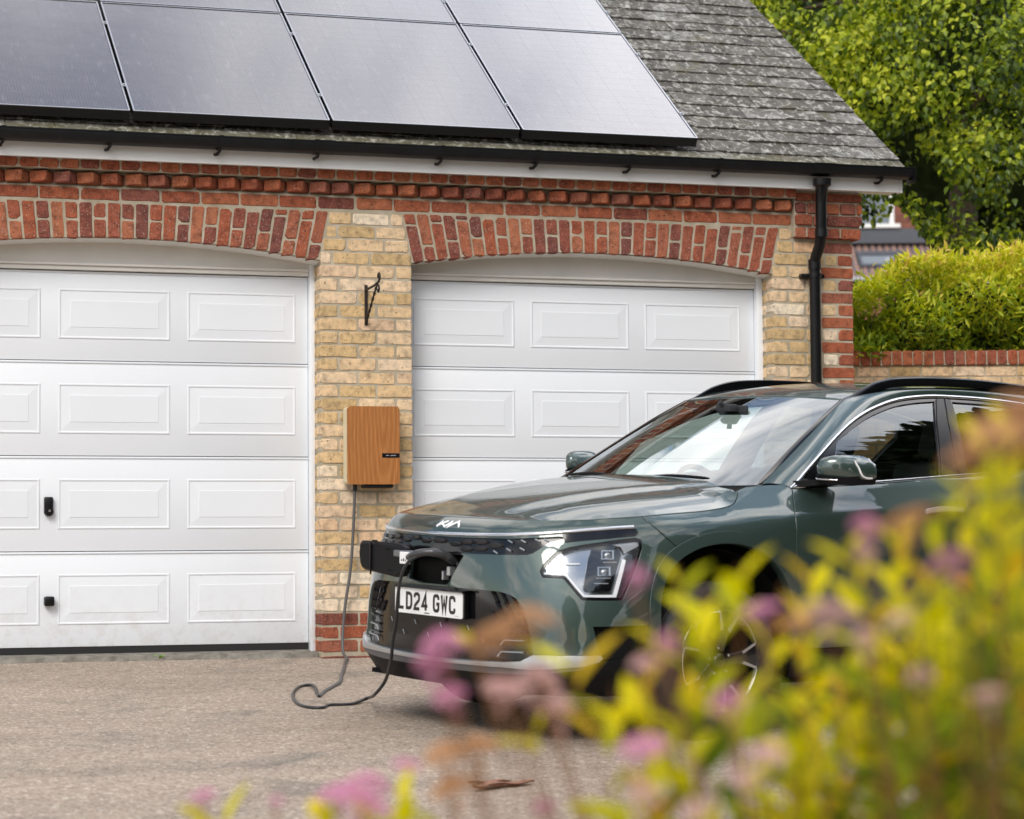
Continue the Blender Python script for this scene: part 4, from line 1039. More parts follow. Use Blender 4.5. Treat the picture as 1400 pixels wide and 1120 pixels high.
# opened flap folded flat across the bumper
FL = thing if False else None
mb = MB()
outl = [(-.495, .760), (-.487, .803), (-.47, .812), (-.20, .812), (-.14, .806), (-.10, .792), (-.085, .76), (-.095, .70), (-.13, .668), (-.17, .662), (-.44, .682), (-.472, .692), (-.485, .712)]
outl = [(y, z) for y, z in outl]
def fl(y, z, d): return Vector((.928 + d - .06 * max(0, -y - .30), y, z))
a = [fl(y, z, .0) for y, z in outl]; b1 = [fl(y, z, .022) for y, z in outl]; cy_, cz_ = -.29, .738
b2 = [fl(cy_ + (y - cy_) * .93, cz_ + (z - cz_) * .84, .033) for y, z in outl]; n_ = len(outl)
mb.add(a + b1 + b2, [tuple(range(n_ - 1, -1, -1)), tuple(range(2 * n_, 3 * n_))] + [(k * n_ + i, k * n_ + (i + 1) % n_, (k + 1) * n_ + (i + 1) % n_, (k + 1) * n_ + i) for k in (0, 1) for i in range(n_)])
flap = mb.obj('charge_flap', M['blk'], CAR, smooth=30)
mb = MB(); mb.box(.955, -.375, .665, .9625, -.371, .808); mb.obj('flap_rib', M['gloss'], flap)
mb = MB(); mb.tube([(.90, -.15, .79), (.95, -.19, .79), (.955, -.25, .785)], .009, 8); mb.tube([(.90, -.15, .69), (.95, -.17, .69), (.955, -.22, .695)], .009, 8); mb.obj('flap_hinge', M['blk'], flap, smooth=40)
mb = MB(); mb.box(.955, -.36, .812, .962, -.32, .820, ch=.002); mb.obj('flap_catch', M['blk'], flap)

# emblem: letter strokes on the nose
def stroke(pts, w_): return [(a, b_) for a, b_ in strip_poly2(pts, w_)]
def strip_poly2(line, w_):
    L_, R_ = [], []
    for i, p in enumerate(line):
        p = Vector(p); a = Vector(line[i - 1]) if i else p * 2 - Vector(line[1]); b_ = Vector(line[i + 1]) if i < len(line) - 1 else p * 2 - a
        d1_, d2_ = (p - a).normalized(), (b_ - p).normalized(); n_ = Vector((-(d1_ + d2_).y, (d1_ + d2_).x)); n_ = n_.normalized() if n_.length > 1e-6 else Vector((-d1_.y, d1_.x)); k_ = w_ / max(.35, n_.dot(Vector((-d1_.y, d1_.x)))); L_.append(tuple(p + n_ * k_)); R_.append(tuple(p - n_ * k_))
    return L_ + R_[::-1]
em = link('emblem', None, CAR)
U0, U1, Z0, Z1 = .085 - .078, .085 + .078, .890, .914
def emf(a, b_): return f1(U0 + (U1 - U0) * a, Z0 + (Z1 - Z0) * b_)
for line in ([(0.02, 0), (.13, 1)], [(.10, .35), (.36, 1.0)], [(.17, .62), (.36, 0.03), (.55, 1.0)], [(.43, 0.03), (.72, 1), (.84, 0.05)] if False else [(.55, 1.0), (.50, .05), (.80, 1.0), (.97, 0.05)]):
    mb = MB(); pl_ = strip_poly2([(a * 1.0, b_ * .18) for a, b_ in line], .026)
    mb.prism(pl_, lambda a, b_: emf(a, b_ / .18) + fnorm(f1, .085, .91) * .003, fnorm(f1, .085, .91) * -.004); mb.obj('emblem_stroke', M['drl'], em)

# number plate -------------------------------------------------------------
npx = .9005; zc = .5600
NP = link('number_plate', None, CAR)
mb = MB(); mb.prism(rrect(.260, .0555, .008, 4), lambda a, b_: (npx, a, zc + b_), (-.004, 0, 0)); mb.obj('plate_blank', M['plate'], NP, smooth=40)
mb = MB(); mb.box(npx - .03, -.268, zc - .058, npx - .0045, .268, zc + .058, ch=.003); mb.box(npx - .03, -.255, zc + .0578, npx + .012, .275, zc + .0655, ch=.002); mb.obj('plate_bracket', M['gloss'], NP)
GL = {'L': [[(.0, 1), (0, 0), (1, 0)]], 'D': [[(.42, 0), (0, 0), (0, 1), (.55, 1), (.86, .93), (1, .75), (1, .25), (.86, .07), (.55, 0), (.30, 0)]],
      '2': [[(.0, .76), (.06, .92), (.25, 1), (.72, 1), (.93, .92), (1, .74), (.93, .58), (.12, .22), (0, .0), (1.04, 0)]], '4': [[(.72, -.06), (.72, 1.02), (.0, .24), (1.08, .24)]],
      'G': [[(1, .74), (.95, .92), (.76, 1), (.26, 1), (.06, .92), (0, .74), (0, .26), (.06, .08), (.26, 0), (.76, 0), (.95, .08), (1, .26), (1, .46), (.55, .46)]],
      'W': [[(-.04, 1.08), (.2, 0), (.5, .80), (.8, 0), (1.04, 1.08)]], 'C': [[(1, .72), (.95, .92), (.76, 1), (.26, 1), (.06, .92), (0, .74), (0, .26), (.06, .08), (.26, 0), (.76, 0), (.95, .08), (1, .28)]]}
cw, chh, sw = .036, .065, .007
xp = -.260 + .026
for chn in 'LD24 GWC':
    if chn == ' ': xp += .028; continue
    for line in GL[chn]:
        mb = MB(); pl_ = strip_poly2([(xp + sw + a * cw, zc - .0325 + b_ * chh) for a, b_ in line], sw)
        n_ = len(pl_) // 2
        for i in range(n_ - 1):
            q = [pl_[i], pl_[i + 1], pl_[2 * n_ - 2 - i], pl_[2 * n_ - 1 - i]]
            mb.prism(q, lambda a, b_: (npx + .0012, a, b_), (-.001, 0, 0))
        mb.obj('plate_character', M['ink'], NP)
    xp += .061
mb = MB()
for i in range(5): mb.box(npx + .0004, -.028 + i * .008, zc - .0495, npx + .0009, -.022 + i * .008, zc - .0445)
for i in range(6): mb.box(npx + .0004, .205 + i * .005, zc - .047, npx + .0009, .208 + i * .005, zc - .0455)
tag(mb.obj('plate_small_print', M['ink'], NP), kind='stuff')

# sides ---------------------------------------------------------------------
gapm = dict(grid=.045, thick=.02)
beltz = [(2.0223, 1.0646), (2.30, 1.076), (2.5237, 1.0835), (2.8784, 1.104), (3.07, 1.112), (3.4793, 1.1282), (3.9, 1.145), (4.25, 1.155)]
def beltpts(u0, u1): return [(u0 + (u1 - u0) * i / 8, herm([p[0] for p in beltz], [p[1] for p in beltz], u0 + (u1 - u0) * i / 8)) for i in range(9)]
fend = [(u, z) for u, z in SEAMD if u >= 1.1787 - 1e-6] + [(1.79, 1.072), (1.90, 1.078), (2.0223 - .0, 1.074)] + DF + [(2.0, .66), AO[-8], ]
arch_on_fender = [p for p in AO if p[1] > .60]
fend = [(u, z) for u, z in SEAMD if u >= 1.1787 - 1e-6] + [(1.79, 1.074), (1.90, 1.082), (2.0, 1.084)] + DF[:4] + [(1.965, .50), (1.99, .40)] + [p for p in ARCH[::-1] if p[0] > 1.5 and p[1] > .40] + [p for p in ARCH[::-1] if p[0] <= 1.5 and p[1] > .70] + FB[::-1][:-1]
doorF = DF + [(2.05, SILL)] + DR[::-1] + beltpts(2.0223, 3.07)[::-1][1:-1]
UE = 4.30
rdoor_rear = [p for p in RARCH if False]
ra = [p for p in RAO if p[0] < UR + .0 and p[1] < .86][:]
rdoor = DR + [(3.05, SILL), (3.62, SILL)] + [p for p in ra if p[1] > .42 and p[0] < UR - .12] + [(4.18, .95), (4.26, 1.06), (4.27, 1.152)] + beltpts(3.07, 4.25)[::-1][1:-1]
rq_top = [(4.27, 1.152), (4.6, 1.155), (4.9, 1.15), (5.15, 1.14)]
quarter = [(4.27, 1.152), (4.26, 1.06), (4.18, .95)] + [p for p in ra if p[1] > .42 and p[0] < UR - .12][::-1]
quarter = [(4.275, 1.150), (4.265, 1.06), (4.185, .95)] + [p for p in RAO if p[0] >= [q for q in ra if q[0] < UR - .12][-1][0]] + [(RAO[-1][0], .40), (5.3, .38), (5.3, 1.13)] + rq_top[::-1][:-1]
SD = {}
for s in (1, -1):
    fs_ = S1s(s)
    panel('front_fender', off(dedupe(fend), GAP), fs_, M['paint'], CAR, **gapm)
    d_ = panel('front_door', off(dedupe(doorF), GAP), fs_, M['paint'], CAR, **gapm); SD[(s, 0)] = d_
    e_ = panel('rear_door', off(dedupe(rdoor), GAP), fs_, M['paint'], CAR, **gapm); SD[(s, 1)] = e_
    panel('rear_quarter', off(dedupe(quarter), GAP), fs_, M['paint'], CAR, **gapm)
    # arch cladding, front and rear, standing a little proud
    for A_, O_ in ((ARCH, AO), (RARCH, RAO)):
        ai = [p for p in A_]; oo = [p for p in O_]
        panel('arch_cladding', dedupe(oo + [(A_[-1][0] + .02, A_[-1][1] - .02)] + ai[::-1]), fs_, M['paint'], CAR, inset=-.009, thick=.05, grid=.04)
    panel('sill_cladding', [(1.975, .395), (2.05, .352), (3.62, .352), (3.70, .395), (3.70, .24), (1.96, .24)], fs_, M['blk'], CAR, inset=-.004, thick=.03, grid=.06)
    # handles
    for (d__, u0_) in ((d_, 2.76), (e_, 3.72)):
        z_ = .955 + (u0_ - 2.76) * .02
        mb = MB(); pts = [(u0_ + .25 * k / 10, z_ + .004 * math.sin(math.pi * k / 10)) for k in range(11)]
        fr = []
        for k, (u, z) in enumerate(pts):
            N_ = fnorm(fs_, u, z); f_ = math.sin(math.pi * min(1, max(0, k / 10)) ) ** .4; fr.append((fs_(u, z) + N_ * (.004 + .028 * f_), Vector((0, 0, 1)), N_))
        mb.sweep([(-.012, -.004), (-.009, .005), (.009, .007), (.013, .0), (.010, -.006), (-.008, -.008)], fr); mb.obj('handle', M['chrome'] if d__ is d_ else M['paint'], d__, smooth=60)
        panel('handle_recess', rounded([(u0_ + .02, z_ - .022), (u0_ + .23, z_ - .022), (u0_ + .22, z_ + .03), (u0_ + .03, z_ + .03)], .02), fs_, M['grill'], d__, inset=-.0012, thick=.003, grid=.05)
# tail: bumper, tailgate
tail_b = [(5.32, .38), (UEND, .38), (UEND, .72), (5.32, .70)]
def symt(h): return h + [(2 * UEND - u, z) for u, z in h[::-1] if abs(u - UEND) > 1e-6]
def S1t(u, z):
    if u > UEND: p = S1(2 * UEND - u, z); return Vector((p.x, -p.y, p.z))
    return S1(u, z)
panel('rear_bumper', symt([(5.305, .38), (UEND, .38), (UEND, .72), (5.305, .72)]), S1t, M['paint'], CAR, grid=.06)
panel('tailgate', symt([(5.305, .725), (UEND, .725), (UEND, 1.12), (5.305, 1.12)]), S1t, M['paint'], CAR, grid=.06)
panel('rear_skirt', symt([(5.305, .375), (UEND, .375), (UEND, .24), (5.305, .24)]), S1t, M['blk'], CAR, grid=.08)
for s in (1, -1):
    panel('tail_light', [(5.10, .98), (5.42, .98), (5.40, 1.10), (5.12, 1.10)], S1s(s), mat('tail_light_red', (.35, .01, .01), .15), CAR, inset=-.006, thick=.012, grid=.05)

# greenhouse -----------------------------------------------------------------
def Yg(z): return .805 - .36 * (z - 1.08) - .45 * (z - 1.08) ** 2
def SG(s): return lambda x, z: Vector((x, s * Yg(z), z))
CO = [(-.470, 1.073), (-.504, 1.092), (-.61, 1.162), (-.727, 1.235), (-.842, 1.303), (-.965, 1.366), (-1.089, 1.416), (-1.206, 1.451), (-1.31, 1.475), (-1.413, 1.490), (-1.541, 1.500), (-1.658, 1.502), (-1.937, 1.493), (-2.212, 1.470), (-2.5, 1.432), (-2.75, 1.385), (-2.95, 1.33), (-3.1, 1.27), (-3.17, 1.2)]
cod = [(p.x, p.y) for p in catmull([(a, b, 0) for a, b in CO], 3)]
def inner(L, g):  # offset the line towards the glass
    out = []
    for i in range(len(L)):
        a = Vector(L[max(i - 1, 0)]); b_ = Vector(L[min(i + 1, len(L) - 1)]); d = (b_ - a).normalized(); out.append((L[i][0] + -d.y * -g * -1 if False else L[i][0] - d.y * -g * -1 * -1, L[i][1]))
    return out
def offl(L, g):
    out = []
    for i in range(len(L)):
        a = Vector(L[max(i - 1, 0)]); b_ = Vector(L[min(i + 1, len(L) - 1)]); d = (b_ - a).normalized(); out.append((L[i][0] - d.y * g * -1 * -1, L[i][1] + d.x * g))
    return out
cin = offl(cod, .020)       # d points to -x so (−d.y, d.x)*g moves down and back
def belt(x): return herm([-3.2, -2.2, -1.655, -1.2, -1.0, -.45], [1.155, 1.140, 1.118, 1.095, 1.085, 1.066], x)
for s in (1, -1):
    g = SG(s)
    # chrome surround: upper run and belt run
    mb = MB(); fr = []
    mid_ = offl(cod, .010)
    for i, (x_, z_) in enumerate(mid_):
        a = g(*mid_[max(i - 1, 0)]); b_ = g(*mid_[min(i + 1, len(mid_) - 1)]); T_ = (b_ - a).normalized(); N_ = fnorm(g, x_, z_); fr.append((g(x_, z_), N_.cross(T_).normalized(), N_))
    mb.sweep([(-.009, -.004), (-.009, .003), (-.006, .006), (.006, .006), (.009, .003), (.009, -.004)], fr); mb.obj('window_chrome', M['chrome'], CAR, smooth=50)
    mb = MB(); fr = []
    for i in range(30):
        x_ = -.50 - i * (2.62 / 29); z_ = belt(x_) + .004; fr.append((Vector((x_, s * (Yg(z_) + .006), z_)), Vector((0, 0, 1)), Vector((0, s, 0))))
    mb.sweep([(-.007, -.004), (-.007, .005), (-.003, .008), (.003, .008), (.007, .005), (.007, -.004)], fr); mb.obj('belt_chrome', M['chrome'], CAR, smooth=50)
    # black sub-frame filling the whole side opening, with glass cut-outs
    GF = [(-.845, 1.272), (-.895, 1.298)] + [(x_, z_) for x_, z_ in offl(cod, .034) if -1.585 < x_ < -.93] + [(-1.596, 1.470), (-1.54, 1.38), (-1.485, 1.24), (-1.44, belt(-1.44) + .012), (-.715, belt(-.715) + .012)]
    GR = [(-1.712, 1.468)] + [(x_, z_) for x_, z_ in offl(cod, .034) if -2.60 < x_ < -1.75] + [(-2.62, 1.30), (-2.50, belt(-2.5) + .012), (-1.625, belt(-1.62) + .012), (-1.66, 1.28)]
    GQ = [(-2.70, 1.30), (-2.69, 1.36), (-2.85, 1.30), (-3.0, 1.20), (-2.60, 1.17)]
    base_out = [(x_, z_) for x_, z_ in offl(cod, .012)] + [(-3.1, belt(-3.1)), (-2.2, belt(-2.2)), (-1.6, belt(-1.6)), (-1.0, belt(-1.0)), (-.55, belt(-.55))]
    panel('window_frame', dedupe(base_out), g, M['gloss'], CAR, holes=[off(GF, -.0), off(GR, -.0)], inset=.004, thick=.03, grid=.06)
    panel('side_window', off(GF, -.006), g, M['sglass'], SD[(s, 0)], inset=.012, thick=.004, grid=.08)
    panel('side_window', off(GR, -.006), g, M['pglass'], SD[(s, 1)], inset=.012, thick=.004, grid=.08)
    # satin pillar covers either side of the shut line
    panel('pillar_cover', [(-1.612, 1.478), (-1.660, 1.480), (-1.612, 1.376), (-1.575, 1.255), (-1.548, 1.122), (-1.448, 1.118), (-1.492, 1.24), (-1.548, 1.38)], g, M['grill'], SD[(s, 0)], inset=-.002, thick=.008, grid=.06)
    panel('pillar_cover', [(-1.670, 1.480), (-1.702, 1.474), (-1.656, 1.29), (-1.612, 1.122), (-1.558, 1.120), (-1.585, 1.255), (-1.622, 1.376)], g, M['grill'], SD[(s, 1)], inset=-.002, thick=.008, grid=.06)
def resample(P_, n_):
    P_ = [Vector(p) for p in P_]; L_ = [0]
    for a, b_ in zip(P_, P_[1:]): L_.append(L_[-1] + (b_ - a).length)
    out = []
    for i in range(n_):
        d = L_[-1] * i / (n_ - 1); k = min(bisect.bisect_right(L_, d) - 1, len(P_) - 2); t_ = (d - L_[k]) / (L_[k + 1] - L_[k]); out.append(P_[k].lerp(P_[k + 1], t_))
    return out
# upper edge of the pillar and roof side
A3 = [(-.375, .735, 1.084), (-.47, .716, 1.143), (-.56, .695, 1.196), (-.729, .653, 1.298), (-.879, .613, 1.388), (-1.026, .571, 1.468), (-1.16, .556, 1.503), (-1.35, .55, 1.525), (-1.6, .55, 1.533), (-2.0, .55, 1.529), (-2.4, .545, 1.508), (-2.8, .535, 1.465), (-3.08, .52, 1.41)]
B3 = [(x_, Yg(z_) + .002, z_) for x_, z_ in CO if x_ > -3.11]
def loft(name, A_, B_, matl, s, bulge=.012, n_=60, m_=6, thick=.0):
    a = resample(catmull(A_, 6), n_); b_ = resample(catmull(B_, 6), n_); V = []
    for i in range(n_):
        T_ = (a[min(i + 1, n_ - 1)] - a[max(i - 1, 0)]).normalized(); ch_ = (b_[i] - a[i]); N_ = T_.cross(ch_).normalized()
        if N_.dot(Vector((0, 1, .6))) < 0: N_ = -N_
        for j in range(m_ + 1):
            t_ = j / m_; p = a[i].lerp(b_[i], t_) + N_ * bulge * 4 * t_ * (1 - t_); V.append((p.x, p.y * s, p.z))
    F_ = [(i * (m_ + 1) + j, i * (m_ + 1) + j + 1, (i + 1) * (m_ + 1) + j + 1, (i + 1) * (m_ + 1) + j) for i in range(n_ - 1) for j in range(m_)]
    if s < 0: F_ = [f[::-1] for f in F_]
    mb = MB(); mb.add(V, F_); return mb.obj(name, matl, CAR, smooth=80, fixn=False)
# match parameter of both edges by x, so the rungs of the loft stay square
def byx(L_, xs_): X = [-p[0] for p in L_]; return [tuple([-x] + [herm(X, [p[k] for p in L_], x) for k in (1, 2)]) for x in xs_]
xs_a = [.375, .47, .56, .73, .88, 1.03, 1.16, 1.35, 1.6, 1.9, 2.2, 2.5, 2.8, 3.05]; xs_b = [.47, .56, .65, .83, .99, 1.13, 1.25, 1.42, 1.64, 1.93, 2.22, 2.52, 2.82, 3.08]
A4 = byx(A3, xs_a); B4 = byx(B3, xs_b)
for s in (1, -1): loft('roof_pillar', A4, B4, M['paint'], s, bulge=.010)
# windscreen
def wsb(t_): return Vector((herm([0, .5, .8, 1], [-.235, -.262, -.32, -.380], abs(t_)), t_ * .731, herm([0, .6, 1], [1.070, 1.074, 1.084], abs(t_))))
def wst(t_): return Vector((herm([0, .6, 1], [-1.000, -1.012, -1.030], abs(t_)), t_ * .566, herm([0, .6, 1], [1.487, 1.482, 1.470], abs(t_))))
def ws(t_, v):
    a, b_ = wsb(t_), wst(t_); p = a.lerp(b_, v); n_ = Vector((.46, 0, .89)); return p + n_ * (.045 * 4 * v * (1 - v) * .5 + .0)
# pillar edge is straight: bulge must vanish there
def ws2(t_, v):
    a, b_ = wsb(t_), wst(t_); p = a.lerp(b_, v); k = 1 - abs(t_) ** 3 * .55; return p + Vector((.46, 0, .89)) * (.022 * 4 * v * (1 - v) * k)
panel('windscreen', [(-1, 0), (1, 0), (1, 1), (-1, 1)], ws2, M['wsglass'], CAR, grid=.07, inset=.004, thick=.005)
for s in (1, -1): # black frit and pillar trim beside the glass
    mb = MB(); N0 = 24; rows = []
    V = []
    for i in range(N0 + 1):
        v = i / N0; p = ws2(s * 1.0, v); q = Vector(resample(catmull(A4[:6], 6), N0 + 1)[i]); q.y *= s
        pi = ws2(s * .965, v); V += [tuple(pi - Vector((.46, 0, .89)) * .0015), tuple(p + Vector((.3, 0, .6)) * .004), tuple(q + Vector((.2, 0, .5)) * .004), tuple(q - Vector((0, s * .012, .01)))]
    mb.add(V, [(i * 4 + j, i * 4 + 4 + j, i * 4 + 5 + j, i * 4 + 1 + j) for i in range(N0) for j in range(3)]); mb.obj('windscreen_trim', M['gloss'], CAR, smooth=60)
mb = MB(); V = []
for i in range(25):
    t_ = -1 + 2 * i / 24; a = ws2(t_, 0.0); V += [tuple(a + Vector((.02, 0, -.03))), tuple(a + Vector((.19, 0, -.035))), tuple(a + Vector((-.03, 0, .012)))]
mb.add(V, [(i * 3, i * 3 + 3, i * 3 + 4, i * 3 + 1) for i in range(24)] + [(i * 3 + 2, i * 3 + 5, i * 3 + 3, i * 3) for i in range(24)]); mb.obj('scuttle_panel', M['blk'], CAR)
# roof skin
def roof_fn(x, y):
    zc_ = herm([-3.3, -3.05, -2.8, -2.4, -2.0, -1.6, -1.3, -1.1, -1.0], [1.40, 1.455, 1.497, 1.536, 1.557, 1.562, 1.548, 1.516, 1.4875], x); ze = herm([-3.08, -2.8, -2.4, -2.0, -1.6, -1.35, -1.16, -1.026], [1.41, 1.465, 1.508, 1.529, 1.533, 1.525, 1.503, 1.470], x)
    t_ = min(1.1, abs(y) / .56); return Vector((x, y, zc_ - (zc_ - ze) * t_ ** 2.4))
ro = [(-1.004, 0), (-1.008, .2), (-1.015, .38), (-1.030, .566), (-1.16, .556), (-1.35, .55), (-1.6, .55), (-2.0, .55), (-2.4, .545), (-2.8, .535), (-3.08, .52), (-3.16, .3), (-3.19, 0)]
panel('roof', dedupe([(x, y) for x, y in ro] + [(x, -y) for x, y in ro[::-1] if abs(y) > 1e-4]), roof_fn, M['paint'], CAR, grid=.06, thick=.02)
mb = MB(); V = []
for i in range(13):
    t_ = -1 + 2 * i / 12; V += [(-3.16 + .0 * t_ * t_, t_ * .53, 1.41), (-3.355 + .03 * t_ * t_, t_ * .64, 1.125)]
mb.add(V, [(i * 2, i * 2 + 2, i * 2 + 3, i * 2 + 1) for i in range(12)]); mb.obj('rear_window', M['pglass'], CAR)
for s in (1, -1):
    mb = MB(); mb.add([(-3.08, s * .52, 1.41), (-3.16, s * .5, 1.41), (-3.325, s * .64, 1.125), (-3.17, s * .775, 1.15), (-3.10, s * Yg(1.27), 1.27)], [(0, 1, 2, 3, 4)]); mb.obj('rear_pillar', M['paint'], CAR)
mb = MB(); mb.box(-3.32, -.53, 1.405, -3.10, .53, 1.425, ch=.006); mb.obj('roof_spoiler', M['paint'], CAR)
# roof rails
for s in (1, -1):
    up_ = [(-1.035, 1.474), (-1.085, 1.490), (-1.152, 1.5215), (-1.222, 1.550), (-1.317, 1.571), (-1.438, 1.580), (-1.634, 1.584), (-1.935, 1.577), (-2.246, 1.556), (-2.55, 1.522), (-2.75, 1.49), (-2.9, 1.45)]
    c_ = catmull([(x, .567 * 1.0 - .004, z) for x, z in up_], 4); mb = MB(); fr = []
    for i, p in enumerate(c_):
        a, b_ = c_[max(i - 1, 0)], c_[min(i + 1, len(c_) - 1)]; T_ = (b_ - a).normalized(); U_ = T_.cross(Vector((0, 1, 0))).normalized(); U_ = U_ if U_.z > 0 else -U_
        fr.append((Vector((p.x, s * p.y, p.z)), Vector((0, s, 0)), U_))
    mb.sweep([(-.014, -.045), (-.012, -.004), (-.004, 0), (.006, -.002), (.012, -.008), (.012, -.045)], fr)
    for xf in ((-2.74, -2.86, 1.45),): mb.box(xf[1], s * .567 - .012, xf[2] - .03, xf[0], s * .567 + .010, xf[2] + .028, ch=.006)
    mb.obj('roof_rail', M['gloss'], CAR, smooth=50)
# door mirrors
for s in (1, -1):
    MR = link('door_mirror', None, CAR)
    def mpt(x, y, z): return Vector((x, s * y, z))
    secs = []  # shell lofted outward along y: inner to outer
    for (y, x0_, x1_, z0_, z1_) in ((.880, -.600, -.680, 1.125, 1.150), (.888, -.560, -.730, 1.112, 1.192), (.91, -.548, -.752, 1.106, 1.209), (.945, -.565, -.770, 1.102, 1.215), (.98, -.600, -.790, 1.100, 1.212), (1.003, -.640, -.800, 1.100, 1.196), (1.018, -.690, -.800, 1.106, 1.165), (1.023, -.735, -.790, 1.118, 1.140)):
        cx_, cz_ = (x0_ + x1_) / 2, (z0_ + z1_) / 2; hx, hz = abs(x1_ - x0_) / 2, (z1_ - z0_) / 2; rg_ = []
        for k in range(20):
            a = 2 * math.pi * k / 20; ca_, sa_ = math.cos(a), math.sin(a); e_ = .62
            rg_.append(mpt(cx_ + hx * (abs(ca_) ** e_) * (1 if ca_ > 0 else -1), y, cz_ + hz * (abs(sa_) ** e_) * (1 if sa_ > 0 else -1)))
        secs.append(rg_)
    mb = MB(); vs = [p for r_ in secs for p in r_]; mb.add(vs, [(i * 20 + j, i * 20 + (j + 1) % 20, (i + 1) * 20 + (j + 1) % 20, (i + 1) * 20 + j) for i in range(len(secs) - 1) for j in range(20)] + [tuple(range(20)), tuple(range(len(vs) - 20, len(vs)))])
    mb.obj('mirror_cap', M['paint'], MR, smooth=60)
    mb = MB(); # black lower shell and arm
    vs = [p + Vector((0, 0, -.0)) for r_ in secs for p in r_]
    low_ = []
    for r_ in secs[1:-1]:
        cz_ = min(p.z for p in r_); cx0, cx1 = max(p.x for p in r_), min(p.x for p in r_); y_ = r_[0].y; low_ += [Vector((cx0 + .002, y_, cz_ + .016)), Vector((cx0 - .01, y_, cz_ - .018)), Vector((cx1 + .01, y_, cz_ - .018)), Vector((cx1 - .004, y_, cz_ + .016))]
    mb.add(low_, [(i * 4 + j, i * 4 + (j + 1) % 4, i * 4 + 4 + (j + 1) % 4, i * 4 + 4 + j) for i in range(5) for j in range(4)] + [(0, 1, 2, 3), tuple(range(20, 24))])
    mb.add([mpt(-.50, .80, 1.066), mpt(-.50, .80, 1.098), mpt(-.66, .80, 1.098), mpt(-.66, .80, 1.066), mpt(-.58, .90, 1.084), mpt(-.58, .90, 1.106), mpt(-.72, .90, 1.106), mpt(-.72, .90, 1.084)], [(0, 1, 2, 3), (4, 5, 6, 7), (0, 1, 5, 4), (2, 3, 7, 6), (1, 2, 6, 5), (0, 3, 7, 4)])
    mb.obj('mirror_base', M['blk'], MR, smooth=30)
    mb = MB(); ln = [mpt(-.556, .888, 1.111), mpt(-.545, .91, 1.108), mpt(-.562, .945, 1.106), mpt(-.597, .98, 1.105)]; mb.tube(catmull(ln, 4), .0035, 6); mb.obj('mirror_bright_line', M['chrome'], MR, smooth=60)
    mb = MB(); ln = [mpt(-.672, 1.010, 1.188), mpt(-.690, 1.019, 1.155), mpt(-.705, 1.023, 1.125), mpt(-.735, 1.023, 1.112), mpt(-.77, 1.018, 1.112)]; mb.tube(catmull(ln, 4), .0045, 6); mb.obj('indicator_line', M['drl'], MR, smooth=60)
    mb = MB(); mb.prism([(y, z) for y, z in ((.895, 1.12), (.91, 1.2), (.97, 1.2), (1.005, 1.17), (1.0, 1.115), (.91, 1.11))], lambda a, b_: mpt(-.798 + .3 * (.98 - a), a, b_), (.004, 0, 0)); mb.obj('mirror_glass', M['chrome'], MR)
# wipers
for (a_, b_) in (((.46, -.345), (-.02, -.30)), ((-.14, -.30), (-.62, -.335))):
    mb = MB(); pts = [ws2(a_[0] / .731, .035) + Vector((.0, 0, .012)), ws2((a_[0] + b_[0]) / 2 / .731, .045) + Vector((0, 0, .018)), ws2(b_[0] / .731, .02) + Vector((.01, 0, .012))]
    mb.tube(catmull(pts, 6), [.004] + [.0075] * 11 + [.004], 6); mb.obj('wiper', M['blk'], CAR, smooth=60)

